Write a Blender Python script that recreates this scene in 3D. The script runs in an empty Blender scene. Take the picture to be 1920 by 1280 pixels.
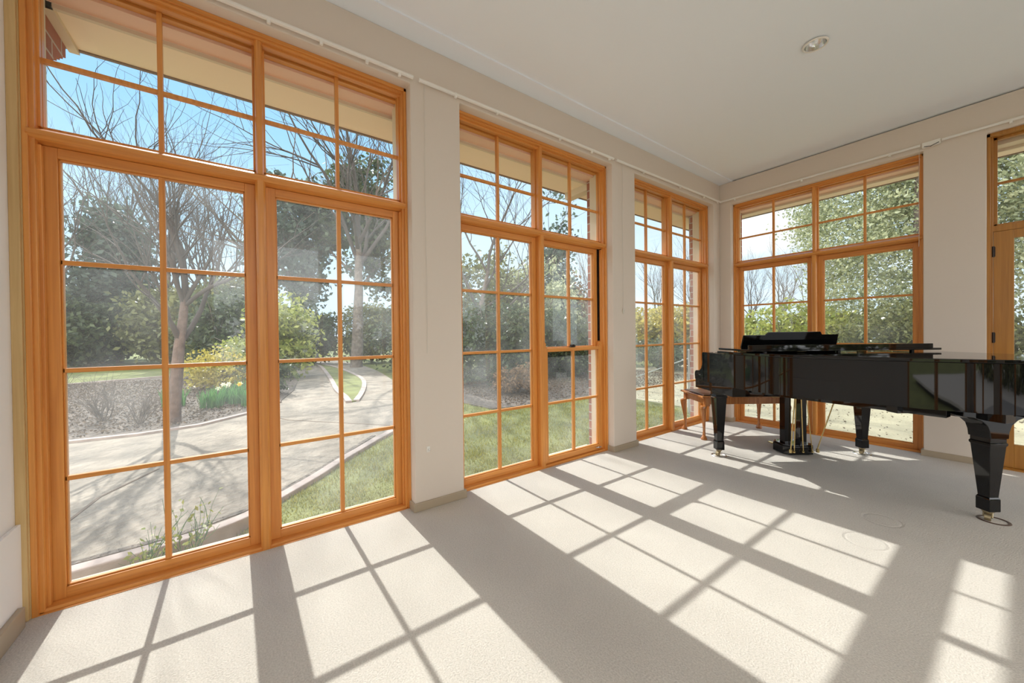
import bpy, bmesh, math, random
import numpy as np
from mathutils import Vector, Matrix

PI = math.pi
C = bpy.context.scene.collection
SC = bpy.context.scene

# ---------------------------------------------------------------- camera
cam_d = bpy.data.cameras.new('camera')
cam = bpy.data.objects.new('camera', cam_d)
C.objects.link(cam)
YAW, PITCH, ROLL = 0.9463, -0.0085, -0.0110
F = Vector((-math.sin(YAW) * math.cos(PITCH), math.cos(YAW) * math.cos(PITCH), math.sin(PITCH)))
R0 = F.cross(Vector((0, 0, 1))).normalized()
U0 = R0.cross(F)
R_ = R0 * math.cos(ROLL) + U0 * math.sin(ROLL)
U_ = -R0 * math.sin(ROLL) + U0 * math.cos(ROLL)
m = Matrix.Identity(4)
for i in range(3):
    m[i][0], m[i][1], m[i][2] = R_[i], U_[i], -F[i]
m[0][3], m[1][3], m[2][3] = 2.3597, -5.1189, 1.17
cam.matrix_world = m
cam_d.sensor_width = 36
cam_d.lens = 691.16 / 1920 * 36
cam_d.shift_y = -7.0 / 1920
cam_d.clip_start = 0.02
cam_d.clip_end = 500
SC.camera = cam

# ---------------------------------------------------------------- light
SUN_DIR = Vector((1.0, 0.02, -0.9135)).normalized()       # the way the light travels
sun_d = bpy.data.lights.new('sun', 'SUN')
sun_d.energy = 3.05
sun_d.angle = math.radians(0.53)
sun_d.color = (1.0, 0.98, 0.955)
sun = bpy.data.objects.new('sun', sun_d)
sun.rotation_euler = SUN_DIR.to_track_quat('-Z', 'Y').to_euler()
sun.location = (-8, 0, 10)
C.objects.link(sun)

world = bpy.data.worlds.new('sky')
SC.world = world
world.use_nodes = True
wn, wl = world.node_tree.nodes, world.node_tree.links
wn.clear()
tc = wn.new('ShaderNodeTexCoord')
sep = wn.new('ShaderNodeSeparateXYZ')
wl.new(tc.outputs['Generated'], sep.inputs[0])
ramp = wn.new('ShaderNodeValToRGB')
wl.new(sep.outputs['Z'], ramp.inputs[0])
e = ramp.color_ramp.elements
e[0].position = 0.0; e[0].color = (0.50, 0.62, 0.74, 1)
e[1].position = 1.0; e[1].color = (0.12, 0.30, 0.70, 1)
k = e.new(0.16); k.color = (0.43, 0.59, 0.71, 1)
k = e.new(0.42); k.color = (0.25, 0.46, 0.68, 1)
# sun side haze
dot = wn.new('ShaderNodeVectorMath'); dot.operation = 'DOT_PRODUCT'
wl.new(tc.outputs['Generated'], dot.inputs[0])
hz = Vector((-0.60, 0.80, 0.25)).normalized()
dot.inputs[1].default_value = hz
hmap = wn.new('ShaderNodeMapRange')
hmap.inputs[1].default_value = 0.80; hmap.inputs[2].default_value = 1.0
hmap.inputs[3].default_value = 0.0; hmap.inputs[4].default_value = 0.5
wl.new(dot.outputs['Value'], hmap.inputs[0])
mix1 = wn.new('ShaderNodeMixRGB')
wl.new(hmap.outputs[0], mix1.inputs[0]); wl.new(ramp.outputs[0], mix1.inputs[1])
mix1.inputs[2].default_value = (0.56, 0.63, 0.68, 1)
mapn = wn.new('ShaderNodeMapping')
mapn.inputs['Scale'].default_value = (1.0, 1.0, 2.2)
mapn.inputs['Location'].default_value = (0.35, 0.1, 0.0)
wl.new(tc.outputs['Generated'], mapn.inputs[0])
cn = wn.new('ShaderNodeTexNoise')
cn.inputs['Scale'].default_value = 3.2; cn.inputs['Detail'].default_value = 9; cn.inputs['Roughness'].default_value = 0.55
wl.new(mapn.outputs[0], cn.inputs[0])
# more cloud towards the north-east side of the garden
dn = wn.new('ShaderNodeVectorMath'); dn.operation = 'DOT_PRODUCT'
wl.new(tc.outputs['Generated'], dn.inputs[0])
dn.inputs[1].default_value = Vector((-0.1, 1.0, 0.35)).normalized()
dmr = wn.new('ShaderNodeMapRange')
dmr.inputs[1].default_value = 0.72; dmr.inputs[2].default_value = 0.98; dmr.inputs[3].default_value = 0.0; dmr.inputs[4].default_value = 0.22
wl.new(dn.outputs['Value'], dmr.inputs[0])
addc = wn.new('ShaderNodeMath'); addc.operation = 'ADD'
wl.new(cn.outputs['Fac'], addc.inputs[0]); wl.new(dmr.outputs[0], addc.inputs[1])
cr = wn.new('ShaderNodeMapRange')
cr.inputs[1].default_value = 0.66; cr.inputs[2].default_value = 0.86
wl.new(addc.outputs[0], cr.inputs[0])
mix2 = wn.new('ShaderNodeMixRGB')
wl.new(cr.outputs[0], mix2.inputs[0]); wl.new(mix1.outputs[0], mix2.inputs[1])
mix2.inputs[2].default_value = (0.64, 0.66, 0.68, 1)
# unseen bright cloud bank added to light the room, plus glare round the sun
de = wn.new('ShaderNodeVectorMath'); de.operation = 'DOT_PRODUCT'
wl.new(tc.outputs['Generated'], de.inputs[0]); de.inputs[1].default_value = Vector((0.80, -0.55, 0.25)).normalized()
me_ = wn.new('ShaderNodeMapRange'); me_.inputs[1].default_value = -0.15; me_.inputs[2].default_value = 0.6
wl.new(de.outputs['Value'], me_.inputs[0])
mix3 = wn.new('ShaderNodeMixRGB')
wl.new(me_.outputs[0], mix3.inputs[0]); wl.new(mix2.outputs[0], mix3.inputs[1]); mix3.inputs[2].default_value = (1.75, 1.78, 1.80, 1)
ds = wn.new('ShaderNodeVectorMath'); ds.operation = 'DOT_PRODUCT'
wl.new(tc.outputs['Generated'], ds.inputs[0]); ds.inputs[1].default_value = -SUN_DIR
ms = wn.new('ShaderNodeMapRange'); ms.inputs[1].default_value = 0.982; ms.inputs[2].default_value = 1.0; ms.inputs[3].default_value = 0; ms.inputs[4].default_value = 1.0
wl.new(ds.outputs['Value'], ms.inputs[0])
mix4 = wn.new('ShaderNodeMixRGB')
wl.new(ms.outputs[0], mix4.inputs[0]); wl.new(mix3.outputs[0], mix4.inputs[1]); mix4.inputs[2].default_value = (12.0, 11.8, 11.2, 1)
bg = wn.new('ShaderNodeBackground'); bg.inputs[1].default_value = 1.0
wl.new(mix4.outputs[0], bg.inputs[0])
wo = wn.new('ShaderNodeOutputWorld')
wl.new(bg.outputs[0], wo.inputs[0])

SC.view_settings.view_transform = 'Standard'
SC.view_settings.look = 'None'
SC.view_settings.gamma = 1.0
SC.view_settings.use_curve_mapping = False
SC.view_settings.exposure = 0.90
SC.cycles.max_bounces = 10
SC.cycles.diffuse_bounces = 9
SC.cycles.glossy_bounces = 4
SC.cycles.transmission_bounces = 6
SC.cycles.transparent_max_bounces = 14
SC.cycles.sample_clamp_indirect = 6
SC.cycles.use_denoising = True

# ---------------------------------------------------------------- materials
def newmat(name):
    mt = bpy.data.materials.new(name)
    mt.use_nodes = True
    return mt, mt.node_tree.nodes, mt.node_tree.links, mt.node_tree.nodes['Principled BSDF']

def mat(name, col, rough=0.6, metal=0.0, noise=None, bump=0.0, bscale=60, spec=0.5, coat=0.0, dist=0.01):
    """noise=(scale, amount) varies the colour; bump uses its own noise"""
    mt, n, l, b = newmat(name)
    b.inputs['Base Color'].default_value = (*col, 1)
    b.inputs['Roughness'].default_value = rough
    b.inputs['Metallic'].default_value = metal
    b.inputs['Specular IOR Level'].default_value = spec
    b.inputs['Coat Weight'].default_value = coat
    t = n.new('ShaderNodeTexCoord')
    if noise:
        ns = n.new('ShaderNodeTexNoise'); ns.inputs['Scale'].default_value = noise[0]; ns.inputs['Detail'].default_value = 6
        l.new(t.outputs['Object'], ns.inputs[0])
        rp = n.new('ShaderNodeValToRGB')
        a = noise[1]
        rp.color_ramp.elements[0].position = 0.3; rp.color_ramp.elements[1].position = 0.7
        rp.color_ramp.elements[0].color = (*[c * (1 - a) for c in col], 1)
        rp.color_ramp.elements[1].color = (*[min(1, c * (1 + a)) for c in col], 1)
        l.new(ns.outputs['Fac'], rp.inputs[0]); l.new(rp.outputs[0], b.inputs['Base Color'])
    if bump:
        nb = n.new('ShaderNodeTexNoise'); nb.inputs['Scale'].default_value = bscale; nb.inputs['Detail'].default_value = 4
        l.new(t.outputs['Object'], nb.inputs[0])
        bp = n.new('ShaderNodeBump'); bp.inputs['Strength'].default_value = bump; bp.inputs['Distance'].default_value = dist
        l.new(nb.outputs['Fac'], bp.inputs['Height']); l.new(bp.outputs[0], b.inputs['Normal'])
    return mt

def wood(name, c1, c2, rough=0.35, axis='Z', coat=0.15, scale=1.0):
    mt, n, l, b = newmat(name)
    t = n.new('ShaderNodeTexCoord')
    mp = n.new('ShaderNodeMapping')
    s = [34 * scale, 34 * scale, 34 * scale]; s['XYZ'.index(axis)] = 1.1 * scale
    mp.inputs['Scale'].default_value = s
    l.new(t.outputs['Object'], mp.inputs[0])
    w = n.new('ShaderNodeTexNoise'); w.inputs['Scale'].default_value = 1.6; w.inputs['Detail'].default_value = 8
    w.inputs['Distortion'].default_value = 0.6
    l.new(mp.outputs[0], w.inputs[0])
    rp = n.new('ShaderNodeValToRGB')
    rp.color_ramp.elements[0].position = 0.32; rp.color_ramp.elements[0].color = (*c1, 1)
    rp.color_ramp.elements[1].position = 0.68; rp.color_ramp.elements[1].color = (*c2, 1)
    l.new(w.outputs['Fac'], rp.inputs[0]); l.new(rp.outputs[0], b.inputs['Base Color'])
    b.inputs['Roughness'].default_value = rough
    b.inputs['Coat Weight'].default_value = coat
    b.inputs['Coat Roughness'].default_value = 0.2
    return mt

def leafmat(name, ca, cb, trans=0.35, rough=0.34):
    mt, n, l, b = newmat(name)
    g = n.new('ShaderNodeNewGeometry')
    rp = n.new('ShaderNodeValToRGB')
    rp.color_ramp.elements[0].color = (*ca, 1); rp.color_ramp.elements[1].color = (*cb, 1)
    l.new(g.outputs['Random Per Island'], rp.inputs[0])
    l.new(rp.outputs[0], b.inputs['Base Color'])
    b.inputs['Roughness'].default_value = rough
    b.inputs['Specular IOR Level'].default_value = 0.4
    tr = n.new('ShaderNodeBsdfTranslucent'); l.new(rp.outputs[0], tr.inputs[0])
    mx = n.new('ShaderNodeMixShader'); mx.inputs[0].default_value = trans
    out = n['Material Output']
    l.new(b.outputs[0], mx.inputs[1]); l.new(tr.outputs[0], mx.inputs[2]); l.new(mx.outputs[0], out.inputs[0])
    return mt

def glassmat(name, dust=0.05):
    mt = bpy.data.materials.new(name); mt.use_nodes = True
    n, l = mt.node_tree.nodes, mt.node_tree.links
    n.clear()
    out = n.new('ShaderNodeOutputMaterial')
    tr = n.new('ShaderNodeBsdfTransparent'); tr.inputs[0].default_value = (0.97, 0.985, 0.98, 1)
    gl = n.new('ShaderNodeBsdfGlossy'); gl.inputs['Roughness'].default_value = 0.01
    fr = n.new('ShaderNodeFresnel')
    gm = n.new('ShaderNodeNewGeometry'); mi = n.new('ShaderNodeMapRange')      # the same reflectance from both faces of the pane
    mi.inputs[3].default_value = 1.36; mi.inputs[4].default_value = 1 / 1.36
    l.new(gm.outputs['Backfacing'], mi.inputs[0]); l.new(mi.outputs[0], fr.inputs[0])
    mx = n.new('ShaderNodeMixShader')
    l.new(fr.outputs[0], mx.inputs[0]); l.new(tr.outputs[0], mx.inputs[1]); l.new(gl.outputs[0], mx.inputs[2])
    # thin film of dust, catching the sun
    t = n.new('ShaderNodeTexCoord'); ns = n.new('ShaderNodeTexNoise'); ns.inputs['Scale'].default_value = 2.3; ns.inputs['Detail'].default_value = 7
    l.new(t.outputs['Object'], ns.inputs[0])
    mr = n.new('ShaderNodeMapRange'); mr.inputs[1].default_value = 0.35; mr.inputs[2].default_value = 0.75
    mr.inputs[3].default_value = dust * 0.35; mr.inputs[4].default_value = dust * 1.9
    l.new(ns.outputs['Fac'], mr.inputs[0])
    tl = n.new('ShaderNodeBsdfTranslucent'); tl.inputs[0].default_value = (0.95, 0.95, 0.92, 1)
    m2 = n.new('ShaderNodeMixShader')
    l.new(mr.outputs[0], m2.inputs[0]); l.new(mx.outputs[0], m2.inputs[1]); l.new(tl.outputs[0], m2.inputs[2])
    l.new(m2.outputs[0], out.inputs[0])
    return mt

def brickmat():
    mt, n, l, b = newmat('red_brick')
    t = n.new('ShaderNodeTexCoord')
    sp = n.new('ShaderNodeSeparateXYZ'); l.new(t.outputs['Object'], sp.inputs[0])
    ad = n.new('ShaderNodeMath'); ad.operation = 'ADD'
    l.new(sp.outputs['X'], ad.inputs[0]); l.new(sp.outputs['Y'], ad.inputs[1])
    cb = n.new('ShaderNodeCombineXYZ'); l.new(ad.outputs[0], cb.inputs[0]); l.new(sp.outputs['Z'], cb.inputs[1])
    br = n.new('ShaderNodeTexBrick')
    br.inputs['Scale'].default_value = 1.0
    br.inputs['Brick Width'].default_value = 0.24; br.inputs['Row Height'].default_value = 0.086
    br.inputs['Mortar Size'].default_value = 0.006
    br.inputs['Color1'].default_value = (0.42, 0.14, 0.075, 1); br.inputs['Color2'].default_value = (0.30, 0.10, 0.06, 1)
    br.inputs['Mortar'].default_value = (0.50, 0.44, 0.38, 1)
    l.new(cb.outputs[0], br.inputs[0]); l.new(br.outputs[0], b.inputs['Base Color'])
    b.inputs['Roughness'].default_value = 0.85
    return mt

def carpetmat():
    mt, n, l, b = newmat('beige_carpet')
    t = n.new('ShaderNodeTexCoord')
    ns = n.new('ShaderNodeTexNoise'); ns.inputs['Scale'].default_value = 160; ns.inputs['Detail'].default_value = 3
    l.new(t.outputs['Object'], ns.inputs[0])
    n2 = n.new('ShaderNodeTexNoise'); n2.inputs['Scale'].default_value = 2.5; n2.inputs['Detail'].default_value = 5
    l.new(t.outputs['Object'], n2.inputs[0])
    rp = n.new('ShaderNodeValToRGB')
    rp.color_ramp.elements[0].position = 0.3; rp.color_ramp.elements[0].color = (0.50, 0.46, 0.40, 1)
    rp.color_ramp.elements[1].position = 0.7; rp.color_ramp.elements[1].color = (0.66, 0.61, 0.54, 1)
    l.new(ns.outputs['Fac'], rp.inputs[0])
    rp2 = n.new('ShaderNodeValToRGB')
    rp2.color_ramp.elements[0].position = 0.35; rp2.color_ramp.elements[0].color = (0.94, 0.94, 0.94, 1)
    rp2.color_ramp.elements[1].position = 0.65; rp2.color_ramp.elements[1].color = (1, 1, 1, 1)
    l.new(n2.outputs['Fac'], rp2.inputs[0])
    ml = n.new('ShaderNodeMixRGB'); ml.blend_type = 'MULTIPLY'; ml.inputs[0].default_value = 1
    l.new(rp.outputs[0], ml.inputs[1]); l.new(rp2.outputs[0], ml.inputs[2]); l.new(ml.outputs[0], b.inputs['Base Color'])
    b.inputs['Roughness'].default_value = 0.95
    b.inputs['Specular IOR Level'].default_value = 0.15
    b.inputs['Sheen Weight'].default_value = 0.15
    # crushed rings left by furniture castors
    h = ns.outputs['Fac']
    for (cx, cy, r) in ((1.85, -1.95, 0.085), (1.85, -2.34, 0.09)):
        vm = n.new('ShaderNodeVectorMath'); vm.operation = 'DISTANCE'
        vm.inputs[1].default_value = (cx, cy, 0)
        l.new(t.outputs['Object'], vm.inputs[0])
        d1 = n.new('ShaderNodeMath'); d1.operation = 'SUBTRACT'; d1.inputs[1].default_value = r; l.new(vm.outputs['Value'], d1.inputs[0])
        d2 = n.new('ShaderNodeMath'); d2.operation = 'ABSOLUTE'; l.new(d1.outputs[0], d2.inputs[0])
        d3 = n.new('ShaderNodeMapRange'); d3.inputs[1].default_value = 0; d3.inputs[2].default_value = 0.012; d3.inputs[3].default_value = -1.1; d3.inputs[4].default_value = 0
        l.new(d2.outputs[0], d3.inputs[0])
        a2 = n.new('ShaderNodeMath'); a2.operation = 'ADD'; l.new(h, a2.inputs[0]); l.new(d3.outputs[0], a2.inputs[1])
        h = a2.outputs[0]
    bp = n.new('ShaderNodeBump'); bp.inputs['Strength'].default_value = 0.7; bp.inputs['Distance'].default_value = 0.006
    l.new(h, bp.inputs['Height']); l.new(bp.outputs[0], b.inputs['Normal'])
    return mt

M = {}
M['wall'] = mat('cream_plaster', (0.72, 0.635, 0.545), 0.75, bump=0.05, bscale=40)
M['ceiling'] = mat('white_ceiling', (0.87, 0.925, 0.985), 0.85)
M['carpet'] = carpetmat()
M['skirting'] = mat('fawn_skirting_paint', (0.42, 0.34, 0.24), 0.4)
M['timber'] = wood('oregon_timber', (0.62, 0.235, 0.048), (0.78, 0.335, 0.072), 0.38, 'Z')
M['timberh'] = wood('oregon_timber_rail', (0.62, 0.235, 0.048), (0.78, 0.335, 0.072), 0.38, 'Y')
M['timberx'] = wood('oregon_timber_rail_x', (0.62, 0.235, 0.048), (0.78, 0.335, 0.072), 0.38, 'X')
M['pale'] = wood('raw_pale_timber', (0.52, 0.34, 0.14), (0.66, 0.47, 0.22), 0.6, 'Z', 0)
M['doorwood'] = wood('honey_door_timber', (0.36, 0.145, 0.018), (0.47, 0.21, 0.032), 0.35, 'Z')
M['glass'] = glassmat('window_glass', 0.008)
M['glassd'] = glassmat('dusty_window_glass', 0.034)
M['cream'] = mat('cream_exterior_paint', (0.74, 0.62, 0.45), 0.6)
M['pinkish'] = mat('pinkish_tan_paint', (0.90, 0.58, 0.42), 0.6)
M['soffit'] = mat('beige_soffit', (0.95, 0.79, 0.60), 0.8)
M['gutter'] = mat('brown_gutter', (0.24, 0.17, 0.12), 0.5)
M['brick'] = brickmat()
M['black'] = mat('black_piano_lacquer', (0.004, 0.004, 0.0045), 0.03, spec=0.5, coat=0.0)
M['black'].node_tree.nodes['Principled BSDF'].inputs['Coat Roughness'].default_value = 0.02
M['blackmatte'] = mat('black_satin', (0.008, 0.008, 0.008), 0.35)
M['brass'] = mat('polished_brass', (0.80, 0.62, 0.28), 0.25, 1.0)
M['dullbrass'] = mat('dull_brass', (0.42, 0.35, 0.22), 0.4, 0.9)
M['chrome'] = mat('brushed_steel', (0.72, 0.72, 0.72), 0.25, 1.0)
M['dark'] = mat('dark_bronze', (0.03, 0.022, 0.018), 0.4, 0.4)
M['white'] = mat('white_gloss_paint', (0.86, 0.83, 0.77), 0.4)
M['cordm'] = mat('off_white_cord', (0.66, 0.62, 0.54), 0.8)
M['ivory'] = mat('ivory_key', (0.85, 0.83, 0.76), 0.25)
M['felt'] = mat('red_felt', (0.35, 0.02, 0.02), 0.9)
M['mahog'] = wood('red_brown_mahogany', (0.36, 0.12, 0.032), (0.54, 0.22, 0.062), 0.2, 'Z', 0.6)
M['leather'] = mat('dark_leather', (0.09, 0.05, 0.035), 0.32, bump=0.2, bscale=200)
M['lawn'] = mat('lawn_soil', (0.17, 0.18, 0.05), 0.95, noise=(2.2, 0.35), bump=0.8, bscale=30, dist=0.03)
M['drylawn'] = mat('dry_lawn', (0.36, 0.32, 0.21), 0.95, noise=(1.3, 0.25), bump=0.7, bscale=25, dist=0.03)
M['concrete'] = mat('buff_concrete', (0.255, 0.21, 0.158), 0.9, noise=(3.5, 0.30), bump=0.8, bscale=14, dist=0.04)
M['litter'] = leafmat('dead_leaf', (0.07, 0.05, 0.038), (0.24, 0.18, 0.125), 0.15, 0.95)
M['joint'] = mat('concrete_joint', (0.14, 0.10, 0.07), 0.95)
M['mulch'] = mat('leaf_mulch', (0.17, 0.135, 0.105), 0.95, noise=(14, 0.5), bump=1.0, bscale=22, dist=0.06)
M['kerb'] = mat('pink_paver_kerb', (0.38, 0.30, 0.255), 0.85, noise=(5, 0.25), bump=0.4, bscale=30)
M['bark'] = mat('grey_brown_bark', (0.16, 0.125, 0.10), 0.95, noise=(9, 0.35), bump=0.8, bscale=25, dist=0.02)
M['barkred'] = mat('pinkish_bark', (0.17, 0.115, 0.09), 0.95, noise=(9, 0.3), bump=0.8, bscale=25, dist=0.02)
M['twig'] = mat('bare_twig', (0.09, 0.072, 0.062), 0.9)
M['twiglight'] = mat('pale_bare_twig', (0.20, 0.17, 0.145), 0.9)
M['lf_dark'] = leafmat('leaf_dark_green', (0.035, 0.055, 0.025), (0.11, 0.14, 0.055))
M['lf_blue'] = leafmat('leaf_blue_green', (0.045, 0.07, 0.055), (0.12, 0.16, 0.11))
M['lf_olive'] = leafmat('leaf_olive', (0.09, 0.10, 0.035), (0.24, 0.24, 0.085))
M['lf_lime'] = leafmat('leaf_lime', (0.20, 0.25, 0.045), (0.46, 0.46, 0.12))
M['lf_cyp'] = leafmat('leaf_cypress', (0.22, 0.26, 0.14), (0.60, 0.60, 0.36))
M['lf_gold'] = leafmat('leaf_gold', (0.32, 0.28, 0.04), (0.62, 0.50, 0.12))
M['lf_rust'] = leafmat('leaf_russet', (0.16, 0.09, 0.045), (0.32, 0.20, 0.10))
M['blade'] = leafmat('grass_blade', (0.16, 0.18, 0.018), (0.44, 0.40, 0.075), 0.4)
M['strap'] = leafmat('daffodil_leaf', (0.05, 0.17, 0.04), (0.14, 0.32, 0.08), 0.4)
M['petal'] = leafmat('pale_petal', (0.80, 0.76, 0.55), (0.88, 0.84, 0.68), 0.4)
M['petaly'] = leafmat('yellow_petal', (0.85, 0.48, 0.03), (0.90, 0.58, 0.05), 0.4)
M['post'] = mat('galvanised_post', (0.45, 0.47, 0.46), 0.5, 0.5)

# ---------------------------------------------------------------- mesh helpers
class MB:
    def __init__(self):
        self.v = []; self.f = []; self.marks = []
    def box(self, x0, x1, y0, y1, z0, z1):
        x0, x1 = min(x0, x1), max(x0, x1); y0, y1 = min(y0, y1), max(y0, y1); z0, z1 = min(z0, z1), max(z0, z1)
        b = len(self.v)
        self.v += [(x, y, z) for z in (z0, z1) for y in (y0, y1) for x in (x0, x1)]
        self.f += [tuple(b + i for i in q) for q in ((0, 2, 3, 1), (4, 5, 7, 6), (0, 1, 5, 4), (2, 6, 7, 3), (0, 4, 6, 2), (1, 3, 7, 5))]
        return self
    def use(self, slot):
        self.marks.append((len(self.f), slot)); return self
    def pts(self, loops, cap=True, closed=False):
        """skin a list of equal-length vertex loops"""
        b = len(self.v); n = len(loops[0])
        for L in loops: self.v += [tuple(p) for p in L]
        k = len(loops)
        for i in range(k if closed else k - 1):
            j = (i + 1) % k
            for a in range(n):
                c = (a + 1) % n
                self.f.append((b + i * n + a, b + i * n + c, b + j * n + c, b + j * n + a))
        if cap and not closed:
            self.f.append(tuple(b + a for a in range(n))[::-1]); self.f.append(tuple(b + (k - 1) * n + a for a in range(n)))
        return self
    def tube(self, path, rad, n=8, cap=True):
        path = [Vector(p) for p in path]
        if not hasattr(rad, '__len__'): rad = [rad] * len(path)
        loops = []; ref = None
        for i, p in enumerate(path):
            t = (path[min(i + 1, len(path) - 1)] - path[max(i - 1, 0)])
            if t.length < 1e-9: t = Vector((0, 0, 1))
            t.normalize()
            if ref is None:
                ref = Vector((1, 0, 0)) if abs(t.x) < 0.8 else Vector((0, 1, 0))
            a = (ref - t * ref.dot(t)).normalized(); ref = a; c = t.cross(a)
            loops.append([p + (a * math.cos(2 * PI * q / n) + c * math.sin(2 * PI * q / n)) * rad[i] for q in range(n)])
        return self.pts(loops, cap)
    def lathe(self, prof, c=(0, 0), n=16, cap=True, z0=0):
        return self.pts([[(c[0] + r * math.cos(2 * PI * q / n), c[1] + r * math.sin(2 * PI * q / n), z0 + z) for q in range(n)] for r, z in prof], cap)
    def prism(self, poly, fn, a, b, segs=1):
        """poly: 2-D outline; fn(u, v, t)->point; extruded t=a..b"""
        return self.pts([[fn(u, v, a + (b - a) * s / segs) for u, v in poly] for s in range(segs + 1)])
    def build(self, name, material, parent=None, bevel=0.0, smooth=False, loc=None, bseg=2):
        me = bpy.data.meshes.new(name)
        me.from_pydata([tuple(p) for p in self.v], [], self.f)
        bm = bmesh.new(); bm.from_mesh(me)
        bmesh.ops.recalc_face_normals(bm, faces=bm.faces)
        off = None
        if loc is not None:
            off = Vector(loc)
            bmesh.ops.translate(bm, verts=bm.verts, vec=-off)
        bm.to_mesh(me); bm.free()
        if isinstance(material, (list, tuple)):
            for mm in material: me.materials.append(mm)
            idx = np.zeros(len(me.polygons), dtype=np.int32)
            for st_, sl_ in self.marks: idx[st_:] = sl_
            me.polygons.foreach_set('material_index', idx)
        else: me.materials.append(material)
        o = bpy.data.objects.new(name, me); C.objects.link(o)
        if off is not None: o.location = off
        if parent: o.parent = parent
        if bevel:
            md = o.modifiers.new('bevel', 'BEVEL'); md.width = bevel; md.segments = bseg; md.limit_method = 'ANGLE'; md.angle_limit = math.radians(40)
            md.harden_normals = False
        if smooth:
            for p in me.polygons: p.use_smooth = True
        return o

def arr_mesh(name, V, faces, material, parent=None):
    """V (n,3) array, faces (m,k) array"""
    me = bpy.data.meshes.new(name)
    nf, kk = faces.shape
    me.vertices.add(len(V)); me.vertices.foreach_set('co', np.asarray(V, dtype=np.float32).ravel())
    me.loops.add(nf * kk); me.loops.foreach_set('vertex_index', faces.astype(np.int32).ravel())
    me.polygons.add(nf)
    me.polygons.foreach_set('loop_start', np.arange(0, nf * kk, kk, dtype=np.int32))
    me.polygons.foreach_set('loop_total', np.full(nf, kk, dtype=np.int32))
    me.update(calc_edges=True); me.validate()
    me.materials.append(material)
    o = bpy.data.objects.new(name, me); C.objects.link(o)
    if parent: o.parent = parent
    return o

def empty(name, loc=(0, 0, 0), rz=0.0):
    o = bpy.data.objects.new(name, None); C.objects.link(o)
    o.location = loc; o.rotation_euler = (0, 0, rz); o.empty_display_size = 0.1
    return o

def tag(o, label, cat, group=None, kind=None):
    o['label'] = label; o['category'] = cat
    if group: o['group'] = group
    if kind: o['kind'] = kind
    return o

def struct(o, label=None):
    o['kind'] = 'structure'
    if label: o['label'] = label
    return o

# ---------------------------------------------------------------- room shell
H = 3.116; HF = 2.831                       # ceiling, window heads
W1 = (-5.866, -4.223); W2 = (-3.858, -2.1875); W3 = (-1.827, -0.160)
W4 = (0.1365, 1.814); DR = (2.176, 3.30)
XR = 4.9; YN = -5.90                        # far side wall, near wall
OUT = 0.33                                   # outer face of the brick skin

b = MB().box(-0.10, XR, YN - 0.2, 0.10, -0.12, 0.0)
struct(b.build('floor', M['carpet']), 'beige wall to wall carpet in the sunroom')
b = MB().box(0.155, XR + .2, YN - 0.2, 0.2, H + 0.012, H + 0.15)
b.box(-0.2, 0.155, YN - 0.2, 0.2, H, H + 0.15)
struct(b.build('ceiling', M['ceiling']), 'plain white plaster ceiling')

def wall_with_openings(name, fn, lo, hi, ops, d0, d1, zlo, zhi, material, label):
    """fn(s, d, z)->point. ops list of (s0, s1, z0, z1)"""
    b = MB()
    def bx(s0, s1, z0, z1):
        p, q = fn(s0, d0, z0), fn(s1, d1, z1)
        b.box(p[0], q[0], p[1], q[1], z0, z1)
    s = lo
    for (a, c, z0, z1) in ops:
        if a > s: bx(s, a, zlo, zhi)
        bx(a, c, z1, zhi)
        if z0 > zlo: bx(a, c, zlo, z0)
        s = c
    if hi > s: bx(s, hi, zlo, zhi)
    return b, name, material, label

left = lambda s, d, z: (-d, s, z)
back = lambda s, d, z: (s, d, z)
ops_l = [(W1[0] - .04, W1[1], 0.0, HF), (*W2, 0.0, HF), (*W3, 0.0, HF)]
ops_b = [(*W4, 0.0, HF), (*DR, 0.0, HF)]
def comb(fn, lo, hi, ops, d0, d1, zhi):
    pts = [(lo, 0)]
    for (a, c, z0, z1) in ops: pts += [(a, 0), (a, z1), (c, z1), (c, 0)]
    pts += [(hi, 0), (hi, zhi), (lo, zhi)]
    return MB().prism(pts, lambda u, v, t: fn(u, t, v), d0, d1)
def mkwall(name, fn, lo, hi, ops, lo2, hi2, label):
    o = struct(comb(fn, lo, hi, ops, 0, 0.2, H).build(name, M['wall'], bevel=0.006), label)
    b2 = comb(fn, lo2, hi2, ops, 0.2, OUT, 2.97)
    p, q = fn(lo2, .2, 0), fn(hi2, OUT, 0)
    b2.box(p[0], q[0], p[1], q[1], -.4, 0)
    b2.build('brick_facing', M['brick'], o)
    return o
wl_ = mkwall('wall_left', left, YN - 0.02, 0.2, ops_l, YN - 0.02, OUT, 'cream plaster wall of three tall windows')
wb_ = mkwall('wall_back', back, 0.0, XR, ops_b, -0.2, XR, 'cream plaster wall behind the piano')
# near wall: upper face slightly set back above a low plinth
b = MB().box(-0.07, 2.9, YN - 0.2, YN, 0.0, H)
b.box(4.7, XR, YN - .2, YN, 0, H); b.box(2.9, 4.7, YN - .2, YN, 2.83, H)
b.box(-0.07, 1.6, YN, YN + 0.015, 0.0, 0.41)
M['wallw'] = mat('pale_grey_white_wall', (0.86, 0.84, 0.82), 0.75)
struct(b.build('wall_near', M['wallw'], bevel=0.003), 'pale wall with low plinth at the left edge')
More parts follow.
